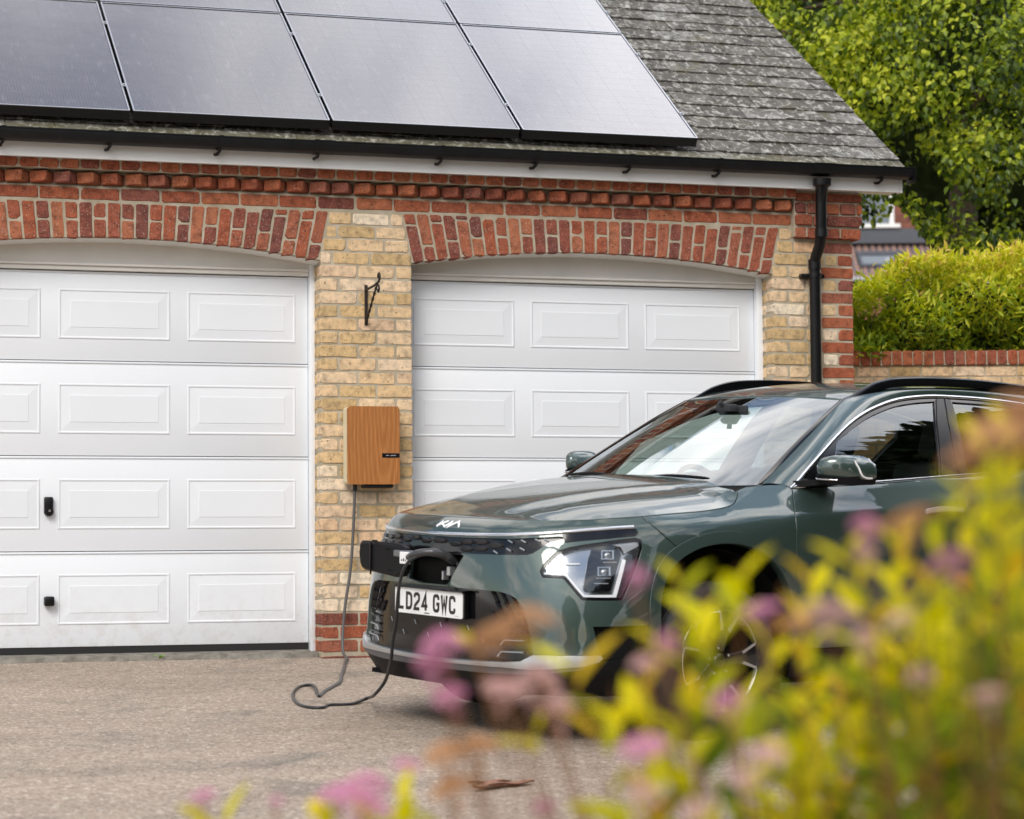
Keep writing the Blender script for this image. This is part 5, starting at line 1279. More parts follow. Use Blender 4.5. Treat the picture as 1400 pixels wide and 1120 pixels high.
# wheels -----------------------------------------------------------------------
def wheel_meshes():
    out = []
    mb = MB(); tp = [(.218, -.205), (.232, -.212), (.27, -.220), (.305, -.218), (.325, -.205), (.332, -.185), (.334, -.12), (.334, -.08), (.332, -.03), (.325, -.010), (.305, .003), (.27, .006), (.236, .000), (.222, -.004), (.216, -.012)]
    mb.lathe(tp, 64); out.append(('tyre', mb.mesh('tyre', M['tyre'], smooth=60)))
    mb = MB(); mb.lathe([(.334, -.06), (.3375, -.058), (.3375, -.045), (.334, -.043)], 64); mb.lathe([(.334, -.16), (.3375, -.158), (.3375, -.145), (.334, -.143)], 64); out.append(('tread_rib', mb.mesh('tread_rib', M['tyre'], smooth=60)))
    mb = MB(); mb.lathe([(.222, -.006), (.226, -.0), (.222, .004), (.214, .0), (.205, -.02), (.200, -.06), (.196, -.19)], 64); out.append(('rim', mb.mesh('rim', M['rimblk'], smooth=60)))
    mb = MB(); mb.lathe([(.0, -.055), (.05, -.055), (.10, -.06), (.198, -.09)], 48); out.append(('brake_shade', mb.mesh('brake_shade', M['well'], smooth=60)))
    # five broad spokes, black with bright cut faces
    def spoke(a0):
        m1 = MB(); vs = []
        for (r_, hw, y) in ((.045, .026, -.012), (.09, .022, -.006), (.14, .030, -.002), (.185, .046, -.001), (.212, .060, -.004)):
            for q, yy in ((-hw, y - .004), (-hw * .7, y), (hw * .7, y), (hw, y - .004), (hw, y - .03), (-hw, y - .03)): vs.append((r_, q, yy))
        def rot(v): x, q, y = v; return (x * math.cos(a0) - q * math.sin(a0), y, x * math.sin(a0) + q * math.cos(a0))
        m1.add([rot(v) for v in vs], [(i * 6 + j, i * 6 + (j + 1) % 6, i * 6 + 6 + (j + 1) % 6, i * 6 + 6 + j) for i in range(4) for j in range(6)] + [(24, 25, 26, 27, 28, 29)])
        m2 = MB()
        for sg in (-1, 1):
            q = [(.125, sg * .026), (.20, sg * .056), (.208, sg * .048), (.135, sg * .016)]
            m2.prism(q, lambda a, b_: rot((a, b_, .0015)), (0, -.006, 0))
        return m1, m2
    a = MB(); b_ = MB()
    for k in range(5):
        m1, m2 = spoke(math.pi / 2 + .35 + k * 2 * math.pi / 5); out.append(('spoke', m1.mesh('spoke', M['rimblk'], smooth=30))); out.append(('bright_insert', m2.mesh('bright_insert', M['rimsil'])))
    # thin bright arcs at the rim between the spokes
    for k in range(5):
        mb = MB(); c0 = math.pi / 2 + .35 + (k + .5) * 2 * math.pi / 5; pts = [(.211 * math.cos(c0 + d), .003, .211 * math.sin(c0 + d)) for d in [(-.36 + .72 * i / 10) for i in range(11)]]; mb.tube(pts, .003, 6); out.append(('rim_arc', mb.mesh('rim_arc', M['rimsil'], smooth=60)))
    mb = MB(); mb.lathe([(0, .006), (.026, .006), (.032, 0), (.034, -.02)], 24); out.append(('centre_cap', mb.mesh('centre_cap', M['rimblk'], smooth=50)))
    for k in range(5):
        mb = MB(); c0 = math.pi / 2 + k * 2 * math.pi / 5; mb.lathe([(0, .004), (.007, .003), (.009, -.01)], 10, Matrix.Translation((.057 * math.cos(c0), -.006, .057 * math.sin(c0)))); out.append(('wheel_nut', mb.mesh('wheel_nut', M['chrome'], smooth=50)))
    return out
WM = wheel_meshes()
for (x, s) in ((0, 1), (0, -1), (-2.72, 1), (-2.72, -1)):
    Wh = link('wheel', None, CAR); Wh.location = (x, s * .893, .334); Wh.rotation_euler = (0, 0.2 * x, 0 if s > 0 else math.pi)
    if x == 0 and s > 0: Wh.rotation_euler = (0, .1, 0)
    for nm, me in WM: link(nm, me, Wh)
# liners, floor, cabin -------------------------------------------------------------
for x in (0, -2.72):
    for s in (1, -1):
        mb = MB(); N0 = 24; V = []
        for i in range(N0 + 1):
            a = math.pi * (-.12 + 1.24 * i / N0); r_ = .465 if abs(math.sin(a)) > .5 else .43
            for y_ in (.845, .55): V.append((x + r_ * .97 * math.cos(a), s * y_, .345 + r_ * 1.0 * math.sin(a)))
        F_ = [(i * 2, i * 2 + 2, i * 2 + 3, i * 2 + 1) for i in range(N0)]; mb.add(V, F_)
        mb.box(x - .47, s * .55 - .005, .2, x + .47, s * .55 + .005, .82); mb.obj('wheel_liner', M['well'], CAR)
mb = MB(); mb.box(-3.1, -.78, .205, .55, .78, .225); mb.box(-3.38, -.55, .205, -3.1, .55, .225); mb.box(.60, -.60, .205, .80, .60, .225); mb.obj('underbody', M['well'], CAR)
mb = MB(); mb.box(-.42, -.70, .5, -.36, .70, 1.03); mb.box(.55, -.55, .22, .60, .55, .88); mb.obj('bulkhead', M['well'], CAR)
mb = MB()
prof = [(-.36, 1.035), (-.62, 1.045), (-.80, 1.03), (-.88, .98), (-.86, .80), (-.70, .62), (-.40, .55)]
mb.prism([(a, b) for a, b in prof], lambda a, b: (a, -.745, b), (0, 1.49, 0)); mb.obj('dashboard', M['inner'], CAR, smooth=40)
mb = MB(); mb.box(-.90, -.35, 1.0, -.88, .12, 1.10, ch=.008); mb.obj('dash_screen', M['gloss'], CAR)
for s in (1, -1):
    mb = MB(); V = []
    for i in range(12):
        x = -.42 - i * 2.75 / 11; V += [(x, s * .755, belt(x) + .0), (x, s * .80, belt(x) - .01), (x, s * .77, .3)]
    mb.add(V, [(i * 3 + j, i * 3 + 3 + j, i * 3 + 4 + j, i * 3 + 1 + j) for i in range(11) for j in (0, 1)]); mb.obj('inner_door_card', M['inner'], CAR)
    for x in (-1.15, -2.05):
        mb = MB(); mb.box(x - .50, s * .38 - .25, .42, x + .02, s * .38 + .25, .60, ch=.04); sm = mb.obj('seat_cushion', M['seat'], CAR, smooth=40)
        mb = MB(); Mt = Matrix.Translation((x - .46, s * .38, .58)) @ Matrix.Rotation(R(-20), 4, 'Y'); mb.box(-.09, -.24, -.08, .05, .24, .62, Mt, ch=.04); mb.obj('seat_back', M['seat'], sm, smooth=40)
        mb = MB(); mb.box(-.06, -.13, .66, .03, .13, .84, Mt, ch=.03); mb.tube([Mt @ Vector((-.02, .06, .6)), Mt @ Vector((-.02, .06, .7))], .008, 6); mb.tube([Mt @ Vector((-.02, -.06, .6)), Mt @ Vector((-.02, -.06, .7))], .008, 6); mb.obj('headrest', M['seat'], sm, smooth=40)
mb = MB(); c_ = Vector((-.98, -.37, .985)); ax1 = Vector((0, 1, 0)); ax2 = Vector((.42, 0, .907)); mb.tube([c_ + ax1 * .18 * math.cos(a) + ax2 * .175 * math.sin(a) for a in [2 * math.pi * k / 32 for k in range(32)]], .014, 8, closed=True)
mb.tube([c_ + ax1 * .17, c_ - ax1 * .17], .016, 8); mb.tube([c_, c_ + Vector((.22, 0, -.1))], .03, 8); mb.obj('steering_wheel', M['inner'], CAR, smooth=60)
mb = MB(); mb.box(-.86, -.10, 1.395, -.84, .10, 1.44, ch=.008); mb.box(-.84, -.05, 1.41, -.78, .05, 1.445, ch=.01); mb.tube([(-.80, 0, 1.43), (-.76, 0, 1.455)], .012, 8); mb.obj('rear_view_mirror', M['inner'], CAR, smooth=40)
mb = MB(); V = []
for i in range(10):
    x = -1.03 - i * 2.1 / 9; z = roof_fn(x, 0).z - .035; V += [(x, -.56, z - .035), (x, 0, z), (x, .56, z - .035)]
mb.add(V, [(i * 3 + j, i * 3 + 3 + j, i * 3 + 4 + j, i * 3 + 1 + j) for i in range(9) for j in (0, 1)]); mb.obj('headlining', M['inner'], CAR)
mb = MB(); mb.box(-3.22, -.66, .60, -2.55, .66, .66); mb.obj('boot_floor', M['inner'], CAR)
# ================================================================ boundary wall beside the garage
def campt(px, py, D): return CAM + (cf + cr * ((px - 700) / 3335.4) + cu * ((560 - py) / 3335.4)) * D
BW = thing('boundary_wall', 'old buff brick garden wall with red coping under the yellow hedge', 'wall', (3.42, 2.33, 0))
ang = math.atan2(-.30653, .95183); BW.rotation_euler = (0, 0, ang)
WT = 1.985
for i in range(66):
    me = brick_mesh([(0, 0), (.066, 0), (.066, .104), (0, .104)], rnd, .22, M['red']) if i < 6 else me_pool[i % 6] if i > 6 else None
    if i < 6:
        me_pool = (me_pool if i else []) + [me]
    if i == 6: me = me_pool[0]
    o = link('coping_brick', me, BW); o.location = (i * .075 + .004, -.02 + rnd.uniform(-.002, .002), WT - .104 + rnd.uniform(-.002, .002))
for k in range(4):
    x = -(.11 if k % 2 else 0) + .12
    while x < 4.8:
        o = rect_brick(x, WT - .104 - .0775 * (k + 1), .2175, HH, 'wall_brick', 'yel', 0, .1, 0, BW); x += .228
mb = MB(); mb.box(0, .001, -.3, 4.95, .19, WT - .104 - .0775 * 4 - .01); mb.obj('lower_wall', M['sideb'], BW)
mb = MB(); mb.box(0, .006, WT - .5, 4.95, .2, WT - .105); mb.box(0, -.012, WT - .103, 4.95, .19, WT - .006); mb.obj('wall_core', M['mortar'], BW)

# ================================================================ leaf helpers
def leaf_mat(name, cols, trans=.45, rough=.45, posn=None):
    m = bpy.data.materials.new(name); m.use_nodes = True; t = m.node_tree; b = t.nodes['Principled BSDF']; o_ = t.nodes['Material Output']
    at = t.nodes.new('ShaderNodeAttribute'); at.attribute_name = 'tone'
    fac = at.outputs['Fac']
    c = ramp(t, fac, cols); t.links.new(c, b.inputs['Base Color']); b.inputs['Roughness'].default_value = rough; b.inputs['Specular IOR Level'].default_value = .35
    tr = t.nodes.new('ShaderNodeBsdfTranslucent'); hs = t.nodes.new('ShaderNodeHueSaturation'); hs.inputs['Value'].default_value = 1.25; hs.inputs['Saturation'].default_value = 1.08
    t.links.new(c, hs.inputs['Color']); t.links.new(hs.outputs[0], tr.inputs[0])
    mx = t.nodes.new('ShaderNodeMixShader'); mx.inputs[0].default_value = trans; t.links.new(b.outputs[0], mx.inputs[1]); t.links.new(tr.outputs[0], mx.inputs[2]); t.links.new(mx.outputs[0], o_.inputs[0]); return m
def leaf_shape(kind):
    if kind == 'lance':   # long pointed
        o_ = [(0, 0), (.25, .10), (.55, .13), (1, 0), (.55, -.13), (.25, -.10)]; V = [(x, y, .04 * math.sin(x * 3) - abs(y) * -.35) for x, y in o_] + [(.3, 0, -.02), (.65, 0, .01)]
        F_ = [(0, 1, 6), (1, 2, 7), (1, 7, 6), (2, 3, 7), (3, 4, 7), (4, 5, 6), (4, 6, 7), (5, 0, 6)]
    elif kind == 'spirea':
        o_ = [(0, 0), (.18, .12), (.45, .20), (.75, .14), (1, 0), (.75, -.14), (.45, -.20), (.18, -.12)]; V = [(x, y, -.10 * x * x + abs(y) * .5) for x, y in o_] + [(.3, 0, -.01), (.7, 0, -.05)]
        F_ = [(0, 1, 8), (1, 2, 8), (2, 9, 8), (2, 3, 9), (3, 4, 9), (4, 5, 9), (5, 6, 9), (6, 8, 9), (6, 7, 8), (7, 0, 8)]
    else:                 # broad, tapering to a point
        o_ = [(0, 0), (.12, .26), (.4, .36), (.7, .22), (1, 0), (.7, -.22), (.4, -.36), (.12, -.26)]; V = [(x, y, -.22 * x * x + abs(y) * .35) for x, y in o_] + [(.45, 0, -.05)]
        F_ = [(i, (i + 1) % 8, 8) for i in range(8)]
    return np.array(V), np.array(F_)
def leaves(name, P_, D_, N_, S_, tone, kind, matl, parent=None):
    """P base, D direction, N up-normal, S length"""
    LV, LF = leaf_shape(kind); n = len(P_)
    D_ = D_ / np.linalg.norm(D_, axis=1)[:, None]; B_ = np.cross(N_, D_); B_ /= np.linalg.norm(B_, axis=1)[:, None] + 1e-9; Nn = np.cross(D_, B_)
    V = P_[:, None, :] + (LV[None, :, 0:1] * D_[:, None, :] + LV[None, :, 1:2] * B_[:, None, :] + LV[None, :, 2:3] * Nn[:, None, :]) * S_[:, None, None]
    k = len(LV); F_ = (LF[None] + (np.arange(n) * k)[:, None, None]).reshape(-1, 3)
    o = npmesh(name, V.reshape(-1, 3), F_, matl, parent, smooth=True)
    me = o.data; at = me.attributes.new('tone', 'FLOAT', 'POINT'); tt = np.repeat(tone, k).astype(np.float32)
    if len(me.vertices) == len(tt): at.data.foreach_set('value', tt)
    return o
RS = np.random.RandomState(5)
def rdir(n): v = RS.normal(size=(n, 3)); return v / np.linalg.norm(v, axis=1)[:, None]

# ================================================================ golden hedge above the wall
HG = thing('golden_hedge', 'bright yellow green hedge growing over the old brick garden wall', 'hedge', (0, 0, 0))
ca_, sa_ = math.cos(ang), math.sin(ang)
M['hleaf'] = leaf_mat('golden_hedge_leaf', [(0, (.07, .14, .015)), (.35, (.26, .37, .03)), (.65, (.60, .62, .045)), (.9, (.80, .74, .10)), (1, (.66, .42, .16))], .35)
n = 26000
lx = RS.uniform(0, 5.4, n); hz = RS.rand(n)
def htop(x): return np.interp(x, [0, .8, .99, 1.2, 1.35, 1.5, 2.2, 3.2, 5.4], [2.35, 2.40, 2.44, 2.50, 2.60, 2.64, 2.70, 2.78, 2.8]) + .025 * np.sin(x * 9) + .02 * np.sin(x * 23)
top = htop(lx); bulk = RS.rand(n) < .62
ly = np.where(bulk, .24 - .18 * RS.rand(n) ** 2 * np.sin(hz * 3.1) + .22 * np.sin(lx * 7) * np.sin(hz * 8 + lx * 3), .2 + 1.1 * RS.rand(n))
lz = np.where(bulk, 1.86 + hz * (top - 1.86), top - .10 * RS.rand(n) ** 1.5 + .03 * RS.rand(n))
lz += np.where(RS.rand(n) < .03, RS.rand(n) * .10, 0)
P_ = np.stack([3.42 + lx * ca_ - ly * sa_ * -1 * -1, 2.33 + lx * sa_ + ly * ca_, lz], 1)
P_[:, 0] = 3.42 + lx * ca_ - ly * sa_; P_ = P_ + RS.normal(size=P_.shape) * .02
D_ = rdir(n) * .8 + np.array([sa_ * .3, -ca_ * .5, .45]); S_ = RS.uniform(.055, .100, n)
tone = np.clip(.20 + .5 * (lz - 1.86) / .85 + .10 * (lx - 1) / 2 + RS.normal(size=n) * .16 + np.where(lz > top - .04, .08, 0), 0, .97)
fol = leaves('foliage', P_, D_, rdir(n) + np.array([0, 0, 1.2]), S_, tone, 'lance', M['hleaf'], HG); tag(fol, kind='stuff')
M['bark'] = mat('bark', (.09, .065, .045), .9, noise_amt=.4, noise_scale=25, bump=.6, bump_scale=40)
mb = MB()
for i in range(150):
    x_ = rnd.uniform(.2, 5.2); y_ = rnd.uniform(.35, 1.0); q = Vector((3.42 + x_ * ca_ - y_ * sa_, 2.33 + x_ * sa_ + y_ * ca_, -.1)); x2 = x_ + rnd.uniform(-.2, .2); t_ = htop(np.array([x2]))[0] + rnd.uniform(-.1, .16); y2 = y_ + rnd.uniform(-.2, .15)
    q2 = Vector((3.42 + x2 * ca_ - y2 * sa_, 2.33 + x2 * sa_ + y2 * ca_, t_)); mb.tube([q, q.lerp(q2, .6) + Vector((.03, 0, 0)), q2], [.014, .008, .002], 5)
tag(mb.obj('stems', mat('hedge_stem', (.035, .028, .018), .9), HG), kind='stuff')
mb = MB(); N0 = 40; V = []
for i in range(N0 + 1):
    x_ = .2 + 5.2 * i / N0; t_ = float(htop(np.array([x_]))[0]) - .22 + .04 * math.sin(i * 2.1)
    for y_, z_ in ((.42 + .05 * math.sin(i * 1.7), -.1), (.40 + .06 * math.sin(i * 1.3), t_ - .1), (.55, t_), (.95, t_), (1.05, -.1)): V.append((3.42 + x_ * ca_ - y_ * sa_, 2.33 + x_ * sa_ + y_ * ca_, z_))
mb.add(V, [(i * 5 + j, i * 5 + 5 + j, i * 5 + 5 + (j + 1) % 5, i * 5 + (j + 1) % 5) for i in range(N0) for j in range(5)])
hedge_core = mb
# rounded body helper for tree hearts
def blob(name, c_, r_, matl, parent, seed=0, amp=.18, sub=4, f=1.3):
    bm = bmesh.new(); bmesh.ops.create_icosphere(bm, subdivisions=sub, radius=1)
    for v in bm.verts:
        d = v.co.normalized(); k = 1 + amp * noise.noise(d * f * 2 + Vector((seed, 0, 0))) + amp * .5 * noise.noise(d * f * 5 + Vector((0, seed, 0))); v.co = Vector((c_[0] + d.x * r_[0] * k, c_[1] + d.y * r_[1] * k, c_[2] + d.z * r_[2] * k))
    me = bpy.data.meshes.new(name); bm.to_mesh(me); bm.free(); me.materials.append(matl); me.polygons.foreach_set('use_smooth', [True] * len(me.polygons)); return link(name, me, parent)
M['deep'] = mat('painted_leaf_shade', (.018, .028, .010), .95, spec=.05, noise_amt=.5, noise_scale=9)  # near-black green standing in for the shade inside hedge and crowns
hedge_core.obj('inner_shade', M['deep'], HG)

# ================================================================ big tree behind the garage
TR = thing('broadleaf_tree', 'tall leafy green tree filling the corner beyond the garage roof', 'tree', (0, 0, 0))
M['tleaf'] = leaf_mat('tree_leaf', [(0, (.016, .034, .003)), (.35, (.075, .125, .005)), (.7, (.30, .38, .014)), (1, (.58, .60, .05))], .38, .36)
tb = campt(1330, 500, 23.0); tb = Vector((tb.x, tb.y, -.03))
TC = campt(1330, 60, 23.5)         # crown centre
mb = MB(); mb.tube(catmull([tb, tb + Vector((.1, .05, 1.6)), tb + Vector((-.05, .1, 3.2)), tb + Vector((.1, .1, 5.2)), TC + Vector((0, 0, 2.2))], 5), [.26 - .010 * i for i in range(21)], 12); mb.obj('trunk', M['bark'], TR, smooth=60)
limbs = []
for i in range(34):
    z0 = rnd.uniform(3.6, 6.0); a = rnd.uniform(0, 6.28); ln = rnd.uniform(1.6, 3.0); s0 = Vector((tb.x, tb.y + .1, z0)); e = s0 + Vector((math.cos(a) * ln, math.sin(a) * ln, rnd.uniform(.1, 1.3)))
    q_ = e - CAM; d_ = q_.dot(cf); ex, ey = 700 + 3335 * q_.dot(cr) / d_, 560 - 3335 * q_.dot(cu) / d_
    if ex < 1360 and ey > 90: continue        # the low left side of the crown carries no bare limbs
    mb = MB(); pts = catmull([s0, s0.lerp(e, .4) + Vector((0, 0, .25)), s0.lerp(e, .75) + Vector((0, 0, .2)), e], 4); mb.tube(pts, [.06 * (1 - i_ / 13) + .008 for i_ in range(13)], 7); mb.obj('limb', M['bark'], TR, smooth=60)
# sprays of leaves hung on a lumpy crown; gaps between the lumps stay dark
lump = []
for i in range(100):
    d = Vector(rdir(1)[0]); r_ = rnd.uniform(.72, 1.0); lump.append((TC + Vector((d.x * 3.0 * r_, d.y * 2.4 * r_, d.z * 2.9 * r_ + .3)), rnd.uniform(.32, .62)))
# lumps placed over the garage side so the foliage comes close to the verge, and the low hanging ones
for (px, py, D, r_) in ((1090, 20, 21.6, .42), (1150, 90, 21.4, .48), (1215, 140, 21.2, .45), (1130, 30, 22.4, .5), (1240, 60, 21.0, .55), (1330, 30, 20.8, .55), (1380, 100, 20.6, .5), (1200, 230, 21.6, .36), (1250, 250, 21.4, .40), (1290, 300, 21.6, .34), (1345, 225, 20.6, .40), (1385, 290, 20.8, .42),
                        (1330, 330, 21.6, .30), (1225, 310, 22.2, .26), (1182, 275, 22.6, .24), (1295, 130, 20.9, .42), (1060, -20, 22.0, .5), (1180, 170, 22.0, .5), (1400, 180, 20.8, .45), (1310, 190, 22.4, .4), (1270, 20, 21.2, .5), (1365, 350, 22, .3), (1160, -30, 21.5, .6), (1180, 200, 21.4, .36), (1220, 20, 21.6, .55), (1110, 80, 22.5, .4), (1395, 340, 21.4, .35), (1400, 60, 20.8, .5), (1360, 290, 22, .4), (1290, 230, 21.8, .4), (1320, 380, 22.2, .3)):
    lump.append((campt(px, py, D), r_))
PP = []; DD = []; TT = []
for c_, r_ in lump:
    k = int(640 * (r_ / .5) ** 2); d = rdir(k); rr = r_ * (.45 + .6 * RS.rand(k) ** .5); p = np.array(c_) + d * rr[:, None] * np.array([1, 1, .8])
    # pull leaves into short hanging sprays
    sp_ = np.array(c_) + rdir(max(4, k // 14)) * r_ * np.array([1, 1, .8]); ix = RS.randint(0, len(sp_), k); w_ = .62; p = p * (1 - w_) + (sp_[ix] + RS.normal(size=(k, 3)) * .07) * w_
    PP.append(p); DD.append(d * .8 + np.array([0, 0, -.75]) + RS.normal(size=(k, 3)) * .35); TT.append(.46 + .34 * d[:, 2] - .12 * d[:, 0] + .18 * (rr / r_ - .7) + RS.normal(size=k) * .13 + .12 * rnd.uniform(-1, 1))  # tone lighter at lump tops and left: upper-left light put into leaf colour
P_ = np.concatenate(PP); D_ = np.concatenate(DD); tone = np.clip(np.concatenate(TT), 0, 1)
def opening(P_):    # the crown ends in an open window above the hedge, beside the garage
    q = P_ - np.array(CAM); d = q @ np.array(cf); px = 700 + 3335 * (q @ np.array(cr)) / d; py = 560 - 3335 * (q @ np.array(cu)) / d
    lim = np.interp(px, [1150, 1172, 1205, 1225, 1245, 1262, 1290, 1300], [300, 316, 306, 276, 300, 325, 345, 400]); return (px < 1298) & (py > lim) & (py < 460)
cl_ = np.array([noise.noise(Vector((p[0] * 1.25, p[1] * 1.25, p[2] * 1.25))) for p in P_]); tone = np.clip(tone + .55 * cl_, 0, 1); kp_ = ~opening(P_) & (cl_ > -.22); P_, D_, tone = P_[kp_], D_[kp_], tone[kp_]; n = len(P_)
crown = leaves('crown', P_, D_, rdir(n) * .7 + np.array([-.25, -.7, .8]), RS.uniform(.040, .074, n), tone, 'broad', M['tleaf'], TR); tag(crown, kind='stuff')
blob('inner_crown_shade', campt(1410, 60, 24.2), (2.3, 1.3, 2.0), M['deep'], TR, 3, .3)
# second, more distant tree closing the gap on the left of the crown
T2 = thing('background_tree', 'darker tree further back, showing between the roof slope and the big tree', 'tree', (0, 0, 0))
c2 = campt(1030, -60, 31); b2 = Vector((c2.x, c2.y, -.03)); mb = MB(); mb.tube([b2, b2 + Vector((.1, 0, 3)), c2 + Vector((0, 0, 1.5))], [.24, .17, .04], 10); mb.obj('trunk', M['bark'], T2, smooth=60)
k = 12000; d = rdir(k); rr = .55 + .5 * RS.rand(k) ** .5; cl = np.array([noise.noise(Vector(v) * 2.6) for v in d]); P_ = np.array(c2) + d * (rr * (1 + .35 * cl))[:, None] * np.array([2.4, 2.0, 2.6])
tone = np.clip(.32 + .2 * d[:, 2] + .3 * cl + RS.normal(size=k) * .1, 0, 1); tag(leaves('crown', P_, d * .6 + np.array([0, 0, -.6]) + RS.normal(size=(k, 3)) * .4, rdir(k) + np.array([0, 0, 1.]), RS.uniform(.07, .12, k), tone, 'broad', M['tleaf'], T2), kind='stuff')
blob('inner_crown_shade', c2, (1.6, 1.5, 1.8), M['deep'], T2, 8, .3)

# ================================================================ neighbour's house glimpsed between tree and hedge
NH = thing('neighbour_house', 'distant brick house with brown pantile lean-to roof seen past the garage corner', 'house', campt(1230, 350, 65))
NH.rotation_euler = (0, 0, ang)
M['ntile'] = mat('brown_pantile', (.33, .21, .17), .8, noise_amt=.25, noise_scale=6)
M['nbrick'] = mat('dark_house_brick', (.17, .065, .045), .9, noise_amt=.25, noise_scale=5)
M['nlead'] = mat('lead_flashing', (.075, .08, .095), .6)
S65 = 51.3
def hp(px, py): return (px - 1230) / S65, (350 - py) / S65
zE, zTop = (350 - 381) / S65, (350 - 322) / S65
rise = zTop - zE; run = rise / math.tan(R(33))
mb = MB(); mb.box(-6, run, zE - 5.5, 1.4, run + .3, 2.6); mb.box(-6, run + .3, zE - 5.5, -5.7, run + 8, 2.6); mb.box(1.1, run + .3, zE - 5.5, 1.4, run + 8, 2.6); mb.obj('wall', M['nbrick'], NH)
mb = MB(); mb.prism([(-6.2, zE - .1), (5.2, zE - .1), (5.2, zE - 5.5), (-6.2, zE - 5.5)], lambda a, b_: (a, .15, b_), (0, .25, 0)); mb.obj('extension_wall', M['nbrick'], NH)
# courses of brick that can be told apart beside the window
for k in range(9):
    x = .28 + (.11 if k % 2 else 0)
    while x < 2.2:
        mb = MB(); mb.box(x, run - .012, zTop + .62 + k * .0775, x + .215, run + .0, zTop + .62 + k * .0775 + .066); mb.obj('brick', M['nbrick'] if (k + int(x * 9)) % 3 else M['red'], NH); x += .2275
tl = []
sl_ = math.hypot(rise, run); ux = Vector((0, run / sl_, rise / sl_)); un = Vector((0, -rise / sl_, run / sl_))
mt = MB(); V = []
for i in range(9):
    a = i / 8; h_ = .035 * math.cos(a * 2 * math.pi * 1.0) if a < .7 else .035 * math.cos(a * 2 * math.pi)
    for s_ in (0, 1): q = Vector(((a - .5) * .205, 0, 0)) + ux * (s_ * .30) + un * (h_ + .03 - s_ * .028); V += [tuple(q), tuple(q - un * .018)]
F_ = []
for i in range(8):
    b0 = i * 4; F_ += [(b0, b0 + 4, b0 + 6, b0 + 2), (b0 + 1, b0 + 3, b0 + 7, b0 + 5), (b0, b0 + 1, b0 + 5, b0 + 4)]
mt.add(V, F_); tme = mt.mesh('roof_tile', M['ntile'], smooth=50)
rows_ = int(sl_ / .25)
for r_ in range(rows_ + 1):
    for c_ in range(-12, 22):
        xx = c_ * .19 + (.0)
        inwin = -.98 < xx < .22 and .28 < (r_ * .25) / sl_ < .62
        if inwin: continue
        o = link('roof_tile', tme, NH); o.location = Vector((xx, .0, zE)) + ux * (r_ * .25) + Vector((rnd.uniform(-.004, .004), 0, rnd.uniform(-.004, .004)))
mb = MB(); mb.prism([(-6.2, 0), (5.2, 0), (5.2, sl_), (-6.2, sl_)], lambda a, b_: Vector((a, 0, zE)) + ux * b_, -un * .1); mb.obj('roof_deck', M['nlead'], NH)
mb = MB(); mb.box(-6.2, run - .04, zTop, 5.2, run - .005, zTop + .42); mb.box(-6.2, run - .3, zTop - .01, 5.2, run, zTop + .05); mb.obj('lead_flashing', M['nlead'], NH)
mb = MB(); mb.tube([(-6.2, -.10, zE - .02), (5.2, -.10, zE - .02)], .06, 10); mb.obj('gutter', mat('grey_gutter', (.35, .36, .37), .5), NH, smooth=60)
RW = link('rooflight', None, NH)
mb = MB()
for a, b_, c_, d_ in ((-.98, .28, .26, .34), (-.98, .60, .26, .70), (-.98, .34, -.90, .60), (.18, .34, .26, .60)): mb.prism([(a, b_ * sl_), (c_, b_ * sl_), (c_, d_ * sl_), (a, d_ * sl_)], lambda u, v: Vector((u, 0, zE)) + ux * v + un * .10, -un * .14)
mb.obj('frame', M['nlead'], RW)
mb = MB(); mb.prism([(-.90, .34 * sl_), (.18, .34 * sl_), (.18, .60 * sl_), (-.90, .60 * sl_)], lambda u, v: Vector((u, 0, zE)) + ux * v + un * .06, -un * .03); mb.obj('pane', mat('far_window_glass', (.22, .25, .28), .08, coat=1), RW)
NW = link('window', None, NH); x0, z0 = -1.0, zTop + .46
mb = MB(); mb.box(x0 - .9, run - .12, z0 - .02, .30, run + .02, z0 + .08); mb.obj('sill', M['fascia'], NW)
mb = MB()
for a, b_ in ((-1.9, -1.8), (-.95, -.86), (.02, .14)): mb.box(a, run - .05, z0 + .08, b_, run + .03, z0 + 1.3)
mb.box(-1.9, run - .05, z0 + 1.2, .14, run + .03, z0 + 1.3); mb.obj('frame', M['fascia'], NW)
mb = MB(); mb.box(-1.8, run - .01, z0 + .08, .02, run + .0, z0 + 1.2); mb.obj('pane', mat('far_pane', (.12, .14, .16), .06, coat=1), NW)
mb = MB(); mb.prism([(-6.3, 2.5), (1.7, 2.5), (1.7, 5.2), (-6.3, 5.2)], lambda a, b_: Vector((a, run - .4 + (b_ - 2.5) * 1.5, b_)), (0, .1, -.15)); mb.obj('roof', M['ntile'], NH)

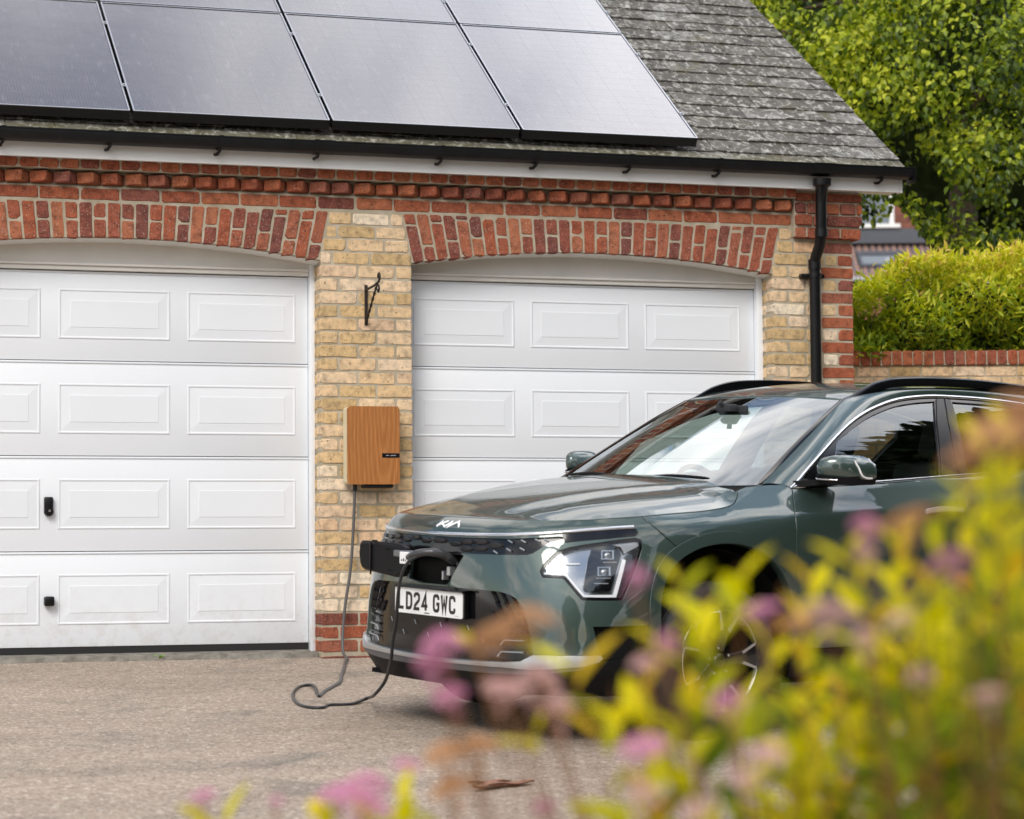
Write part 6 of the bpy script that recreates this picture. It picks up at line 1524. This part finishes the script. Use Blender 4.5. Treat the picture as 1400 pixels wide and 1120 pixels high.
# ================================================================ trees and hedge standing to the right of and behind the viewpoint (seen only in the car's paint and glass)
M['fleaf'] = mat('shaded_evergreen', (.026, .040, .016), .9, spec=.1, noise_amt=.6, noise_scale=4, bump=1.0, bump_scale=5, bump_dist=.25)
M['eleaf'] = leaf_mat('evergreen_leaf', [(0, (.010, .020, .006)), (.5, (.026, .045, .012)), (1, (.05, .075, .02))], .15, .6)
for i, (x, y, r_, h_, lab) in enumerate(((12.5, -4.5, 4.3, 4.3, 'dense dark evergreen nearest the drive, right of the parked car'), (14.0, -10.5, 4.6, 4.6, 'broad dark evergreen, second along the right side of the drive'), (10.5, -17.5, 3.6, 4.2, 'dark evergreen at the corner behind the pink flowering shrub'), (3.5, -22.5, 4.2, 4.2, 'wide dark evergreen directly behind the viewpoint'), (-6.5, -24.0, 4.0, 3.8, 'dark evergreen behind the viewpoint, further left'))):
    E_ = thing('evergreen_tree', lab, 'tree', (0, 0, 0), 'evergreens around the drive')
    mb = MB(); mb.tube([(x, y, gz(x, y) - .2), (x, y, h_ * .8)], [.25, .12], 8); mb.obj('trunk', M['bark'], E_)
    blob('crown', (x, y, h_ * .92), (r_ * .93, r_ * .93, h_ * .94), M['fleaf'], E_, i * 3.1, .16, 5, 2.2)
    k = 6000; d = rdir(k); cl = np.array([noise.noise(Vector(v) * 2.2 + Vector((i * 3.1, 0, 0))) for v in d]); Q_ = np.array([x, y, h_ * .92]) + d * ((.93 + .14 * cl + .08 * RS.rand(k))[:, None]) * np.array([r_, r_, h_])
    tag(leaves('foliage', Q_, d + RS.normal(size=(k, 3)) * .5, rdir(k) + np.array([0, 0, 1.]), RS.uniform(.18, .34, k), np.clip(.3 + RS.normal(size=k) * .12 + .3 * cl, 0, 1), 'broad', M['eleaf'], E_), kind='stuff')

# ================================================================ spiraea in the foreground
SP = thing('flowering_spiraea', 'out of focus yellow leaved shrub with pink and faded brown flower heads, nearest the lens', 'shrub', (0, 0, 0))
M['sleaf'] = leaf_mat('spiraea_leaf', [(0, (.04, .09, .001)), (.3, (.20, .27, .002)), (.6, (.55, .53, .003)), (.88, (.80, .68, .004)), (1, (.60, .32, .04))], .42, .75)
M['stem'] = mat('spiraea_stem', (.22, .10, .035), .7)
top_pts = [(770, 1130), (825, 1010), (850, 940), (880, 880), (905, 800), (950, 830), (1010, 800), (1060, 850), (1120, 830), (1150, 790), (1200, 745), (1260, 735), (1300, 690), (1335, 630), (1400, 590), (1480, 560)]
TX = [p[0] for p in top_pts]; TY = [p[1] for p in top_pts]
def topy(px): return float(np.interp(px, TX, TY))
stems = []
rs = random.Random(21)
for i in range(112):                     # shoots through the body of the shrub
    px = rs.uniform(970, 1560) if i % 5 else rs.uniform(1050, 1500); D = rs.uniform(2.35, 3.3); ty = topy(px) + (95 if px > 1080 else 170); py = ty + (rs.random() ** 1.35) * (1240 - ty) * .95 + rs.uniform(0, 30); stems.append((campt(px, py, D), rs.uniform(.22, .42), 1))
for (px, py, D, ln) in ((925, 775, 2.5, .16), (960, 800, 2.6, .12), (890, 860, 2.4, .16), (1010, 775, 2.5, .10), (1070, 800, 2.4, .3), (770, 860, 2.5, .12), (725, 985, 2.45, .07), (640, 860, 2.6, .06), (840, 940, 2.35, .2), (820, 990, 2.45, .16), (1160, 735, 2.4, .3), (1225, 705, 2.5, .3), (1290, 690, 2.3, .35), (1345, 600, 2.2, .4), (1385, 590, 2.3, .4), (1330, 650, 2.4, .35),
                        (272, 1105, 2.9, .08), (300, 1112, 3.0, .06), (372, 1105, 2.9, .05), (430, 1105, 2.8, .07), (500, 1090, 2.8, .09), (545, 1085, 2.7, .1), (590, 1110, 2.8, .06), (800, 1100, 2.5, .14), (830, 1070, 2.5, .15), (1110, 780, 2.6, .3), (960, 850, 2.4, .25), (865, 915, 2.4, .2), (930, 960, 2.3, .3), (1000, 900, 2.3, .3), (880, 1010, 2.3, .3)):
    stems.append((campt(px, py, D), ln, 2))
base_c = campt(1300, 1500, 2.9)
LP, LD, LN, LS, LT = [], [], [], [], []
sm = MB()
for tip, ln, kd in stems:
    gzb = gz(tip.x, tip.y); root = Vector((base_c.x + (tip.x - base_c.x) * .55 + rs.uniform(-.1, .1), base_c.y + (tip.y - base_c.y) * .5 + rs.uniform(-.1, .1), gzb - .02))
    lean = (tip - root); pts = catmull([root, root + lean * .45 + Vector((rs.uniform(-.05, .05), rs.uniform(-.05, .05), .06)), root + lean * .8 + Vector((rs.uniform(-.02, .02), rs.uniform(-.02, .02), .03)), tip], 6)
    sm.tube(pts, [.0032 - .00012 * k for k in range(len(pts))], 5)
    ax = (pts[-1] - pts[-4]).normalized(); nl = int(ln / .017)
    a0 = rs.uniform(0, 6.28)
    low_ = (tip - CAM).dot(cr) / (tip - CAM).dot(cf) < .115     # the outer, sparser shoots
    for k in range(nl):
        if low_ and k % 5 < 2: continue
        t_ = k / max(1, nl); d_ = ln * (1 - t_); q = tip - ax * d_
        a = a0 + k * 2.4; o1 = ax.orthogonal().normalized(); o2 = ax.cross(o1); out_ = o1 * math.cos(a) + o2 * math.sin(a)
        dr = (out_ * .9 + ax * (.55 + .7 * t_) + Vector((0, 0, -.10))).normalized(); LP.append(q); LD.append(dr); LN.append((ax + out_ * -.3) + Vector((rs.uniform(-.3, .3), rs.uniform(-.3, .3), .3))); LS.append(rs.uniform(.050, .085) * (1 - .45 * t_ ** 3)); LT.append(min(1, max(0, .40 + .42 * t_ + rs.gauss(0, .14) - (.28 if d_ > .16 else 0))))
tag(sm.obj('stems', M['stem'], SP), kind='stuff')
LP, LD, LN, LS, LT = [np.array(v, float) for v in (LP, LD, LN, LS, LT)]
dist = (LP - np.array(CAM)) @ np.array(cf); lx_ = (LP - np.array(CAM)) @ np.array(cr) / dist * 3335 + 700; lyy = 560 - (LP - np.array(CAM)) @ np.array(cu) / dist * 3335
inview = (lx_ > 0) & (lx_ < 1400) & (lyy > 0) & (lyy < 1120); order = np.argsort(np.where(inview, dist / LS, 1e6)); pick = np.zeros(len(LP), bool); pick[order[:300]] = True
r_ = ~pick
tag(leaves('foliage', LP[r_], LD[r_], LN[r_], LS[r_], LT[r_], 'spirea', M['sleaf'], SP), kind='stuff')
tones = [.15, .35, .5, .65, .8, .95]; lms = []
for tt in tones:
    o = leaves('leaf', np.zeros((1, 3)), np.array([[1., 0, 0]]), np.array([[0, 0, 1.]]), np.ones(1), np.array([tt]), 'spirea', M['sleaf']); lms.append(o.data); bpy.data.objects.remove(o)
for i in order[:300]:
    d = Vector(LD[i]).normalized(); b_ = Vector(LN[i]).cross(d).normalized(); n_ = d.cross(b_); o = link('leaf', lms[int(np.argmin([abs(LT[i] - t_) for t_ in tones]))], SP); s_ = float(LS[i]); p = LP[i]
    o.matrix_world = Matrix(((d.x * s_, b_.x * s_, n_.x * s_, p[0]), (d.y * s_, b_.y * s_, n_.y * s_, p[1]), (d.z * s_, b_.z * s_, n_.z * s_, p[2]), (0, 0, 0, 1)))
# flower heads
def fmat(name, a, b_): 
    m, t, bb, tc = newmat(name, .8, .2); c = ramp(t, tnoise(t, worldpos(t), 160, 3), [(.35, a), (.65, b_)]); t.links.new(c, bb.inputs['Base Color']); bb.inputs['Subsurface Weight'].default_value = .0; return m
M['fp'] = fmat('pink_floret', (.48, .15, .28), (.72, .36, .50)); M['fd'] = fmat('fading_floret', (.58, .32, .30), (.74, .50, .46)); M['fb'] = fmat('brown_floret', (.46, .22, .09), (.62, .36, .18))
def head_mesh(matl, seed, fl=.5):
    r2 = random.Random(seed); mb = MB()
    for k in range(95):
        a = k * 2.39996; rr = math.sqrt(k / 95); x_, y_ = rr * math.cos(a), rr * math.sin(a); z_ = fl * (1 - rr * rr) + r2.uniform(-.06, .06); s_ = r2.uniform(.07, .115)
        V = [(x_ + s_ * math.cos(b_) , y_ + s_ * math.sin(b_), z_ + (.03 if j % 2 else -.02)) for j, b_ in enumerate([2 * math.pi * q / 6 for q in range(6)])] + [(x_, y_, z_ + s_ * .9), (x_, y_, z_ - s_ * .6)]
        mb.add(V, [(j, (j + 1) % 6, 6) for j in range(6)] + [((j + 1) % 6, j, 7) for j in range(6)])
        if k % 6 == 0: mb.tube([(0, 0, -.9), (x_ * .8, y_ * .8, z_ - .05)], .012, 4)
    return mb.mesh('flower_head', matl, smooth=60, fixn=False)
HM = {k: [head_mesh(M[k], s_ * 7 + 1, f_) for s_, f_ in ((1, .45), (2, .6), (3, .3))] for k in ('fp', 'fd', 'fb')}
FLW = [(278, 1086, 42, 28, 'fp', 2.9), (378, 1095, 24, 22, 'fp', 2.9), (462, 1080, 70, 44, 'fp', 2.8), (505, 1072, 66, 40, 'fp', 2.8), (495, 1098, 90, 36, 'fp', 2.75), (556, 1046, 42, 30, 'fp', 2.8), (606, 880, 66, 62, 'fp', 2.45), (590, 905, 52, 60, 'fp', 2.45), (616, 952, 52, 50, 'fp', 2.45),
       (690, 940, 70, 56, 'fd', 2.4), (735, 935, 70, 60, 'fd', 2.45), (765, 970, 46, 70, 'fd', 2.4), (722, 846, 86, 46, 'fb', 2.35), (680, 868, 60, 44, 'fb', 2.4), (655, 878, 40, 36, 'fb', 2.45), (870, 790, 34, 46, 'fp', 2.6), (912, 884, 38, 48, 'fp', 2.55), (997, 962, 58, 48, 'fp', 2.4), (880, 1018, 74, 46, 'fp', 2.4), (1040, 832, 62, 40, 'fp', 2.55),
       (1135, 835, 86, 40, 'fd', 2.45), (1090, 850, 60, 36, 'fb', 2.5), (1182, 872, 38, 58, 'fd', 2.4), (1048, 1030, 60, 56, 'fd', 2.35), (1020, 1065, 50, 50, 'fd', 2.35), (610, 1030, 66, 70, 'fb', 2.6), (655, 1020, 58, 66, 'fb', 2.62), (620, 1078, 70, 60, 'fb', 2.6), (745, 1105, 40, 30, 'fp', 2.6), (878, 1085, 60, 50, 'fd', 2.35),
       (1182, 722, 44, 44, 'fp', 2.5), (1186, 757, 38, 34, 'fd', 2.5), (1240, 708, 88, 36, 'fb', 2.45), (1300, 768, 74, 38, 'fp', 2.5), (1365, 585, 110, 60, 'fb', 2.1), (1320, 625, 60, 60, 'fb', 2.15), (1400, 560, 90, 50, 'fb', 2.1), (880, 905, 40, 36, 'fd', 2.6), (1260, 925, 40, 36, 'fd', 2.5), (1350, 950, 50, 46, 'fd', 2.3), (1230, 845, 44, 40, 'fd', 2.5), (955, 1110, 50, 40, 'fd', 2.3)]
fst = MB()
for px, py, w_, h_, k_, D in FLW:
    if px > 840: D -= .32
    c_ = campt(px, py, D); s_ = w_ / 3335 * D / 2 / 1.08; o = link('flower_head', rs.choice(HM[k_]), SP); o.location = c_ - Vector((0, 0, s_ * .15)); hs_ = max(.9, min(2.2, h_ / w_ * 1.6)); o.scale = (s_, s_, s_ * hs_); o.rotation_euler = (rs.uniform(-.4, .4), rs.uniform(-.4, .4), rs.uniform(0, 6))
    g0 = Vector((base_c.x + (c_.x - base_c.x) * .6, base_c.y + (c_.y - base_c.y) * .55, gz(c_.x, c_.y)))
    if D < 2.55 and px > 560: 
        l_ = (c_ - g0); fst.tube(catmull([g0, g0 + l_ * .5 + Vector((.04, 0, .03)), c_ - Vector((0, 0, .012))], 6), .0016, 5)
    else: fst.tube([Vector((c_.x + .02, c_.y, gz(c_.x, c_.y))), c_ - Vector((0, 0, .01))], .0016, 5)
tag(fst.obj('flower_stalks', M['stem'], SP), kind='stuff')

# ================================================================ charging cable
M['cab'] = mat('black_cable_rubber', (.018, .018, .02), .42); M['cabg'] = mat('grey_cable', (.095, .092, .09), .5)
CB = thing('charging_cable', 'charging cable hanging from the wooden charger, looped on the drive and plugged into the car', 'cable', (0, 0, 0))
def gp(x, y, h=.009): return Vector((x, y, -.026 + SLOPE * y + h))
wallc = [(.184, -.068, .94), (.180, -.068, .82), (.172, -.065, .65), (.158, -.06, .47), (.128, -.06, .28), (.110, -.07, .12), (.100, -.12, .01), (.092, -.25, -.022)]
gpath = [gp(.055, -.35), gp(-.04, -.7), gp(-.14, -1.05), gp(-.235, -1.40), gp(-.33, -1.63), gp(-.43, -1.86), gp(-.50, -2.06)]
c1 = catmull([Vector(p) for p in wallc] + gpath, 8)
mb = MB(); mb.tube(c1, .0088, 12); mb.obj('grey_cable_run', M['cabg'], CB, smooth=60)
def cw_(x, y, z): return co + cF * x + cL * y + cN * z
loop = [gp(-.505, -2.075), gp(-.475, -1.90, .012), gp(-.44, -1.72, .016), gp(-.425, -1.58, .014), gp(-.455, -1.54), gp(-.52, -1.66), gp(-.60, -1.92), gp(-.655, -2.20), gp(-.675, -2.40), gp(-.655, -2.52), gp(-.60, -2.545), gp(-.55, -2.45), gp(-.50, -2.44), gp(-.45, -2.44), gp(-.40, -2.40, .012), gp(-.33, -2.36, .03)]
air = [campt(512, 950, 11.05), campt(527, 930, 10.95), cw_(.965, -.19, .305), cw_(.985, -.15, .38), cw_(1.01, -.085, .475), cw_(1.03, -.04, .60), cw_(1.03, -.01, .69), cw_(1.015, .02, .742), cw_(.985, .055, .768), cw_(.945, .09, .776), cw_(.90, .105, .772)]
c2_ = catmull(loop + air, 6); mb = MB(); mb.tube(c2_, .0078, 12); mb.obj('black_cable_run', M['cab'], CB, smooth=60)
PLG = MB(); pts = [cw_(.985, -.03, .757), cw_(.995, .02, .771), cw_(.975, .07, .782), cw_(.935, .105, .782), cw_(.88, .115, .765), cw_(.84, .11, .745)]
PLG.tube(catmull(pts, 6), [.014] * 8 + [.017] * 8 + [.019] * 8 + [.022] * 7, 14); PLG.obj('plug_handle', mat('dark_plug', (.045, .045, .048), .30), CB, smooth=60)
mb = MB(); q0 = cw_(.975, -.072, .752); mb.box(-.006, -.035, -.026, .006, .035, .026, Matrix.Translation(q0) @ CM.to_3x3().to_4x4(), ch=.003); lb = mb.obj('white_label', M['plate'], CB)
mb = MB()
for i in range(3): mb.box(.0062, -.02 + i * .015, -.014, .0068, -.012 + i * .015, -.006 + .006 * (i % 2), Matrix.Translation(q0) @ CM.to_3x3().to_4x4())
mb.obj('label_print', M['ink'], lb)
mb = MB(); q1 = cw_(.955, -.12, .765); mb.box(-.03, -.06, -.012, .012, .075, .018, Matrix.Translation(q1) @ CM.to_3x3().to_4x4(), ch=.006); mb.obj('plug_cap', mat('grey_cap', (.12, .12, .13), .35), CB)

# ================================================================ small things on the drive
M['deadleaf'] = mat('dry_leaf', (.26, .13, .085), .7, noise_amt=.4, noise_scale=30)
DL = thing('dry_leaf', 'curled reddish brown strip of dry leaf lying on the drive by the pink flowers', 'leaf', (-.53, -5.15, 0))
g0 = gz(-.53, -5.15)
for k, (dx, dy, ln, wd, rz) in enumerate(((0, 0, .24, .035, .25), (-.04, .08, .17, .022, .1), (-.09, -.06, .15, .02, .45))):
    mb = MB(); V = []
    for i in range(13):
        a = i / 12; w2_ = wd * math.sin(math.pi * min(1, a * 1.02)) ** .7 * .5 + .002
        for j in (-1, -.4, .4, 1): q = Vector(((a - .5) * ln, j * w2_ * 2.0, g0 + .004 + .007 * math.sin(a * 5 + k) ** 2 + .01 * j * j)); q = Matrix.Rotation(rz, 3, 'Z') @ Vector((q.x, q.y, 0)) + Vector((dx, dy, q.z)); V.append(tuple(q))
    mb.add(V, [(i * 4 + j, i * 4 + 4 + j, i * 4 + 5 + j, i * 4 + 1 + j) for i in range(12) for j in range(3)])
    mb.obj('leaf_strip', M['deadleaf'], DL, smooth=60)
WD = thing('weed', 'tiny bright green weed growing in the crack under the left garage door', 'weed', (-.93, .07, -.02))
M['weed'] = mat('weed_green', (.20, .34, .05), .6)
mb = MB()
for i in range(26): a = rs.uniform(0, 6.28); l_ = rs.uniform(.02, .05); mb.add([(0, 0, 0), (math.cos(a) * l_ * .5 - .006, math.sin(a) * l_ * .4, l_ * .5), (math.cos(a) * l_, math.sin(a) * l_ * .6, l_ * .55), (math.cos(a) * l_ * .5 + .008, math.sin(a) * l_ * .4, l_ * .6)], [(0, 1, 2, 3)])
mb.obj('weed_leaves', M['weed'], WD)
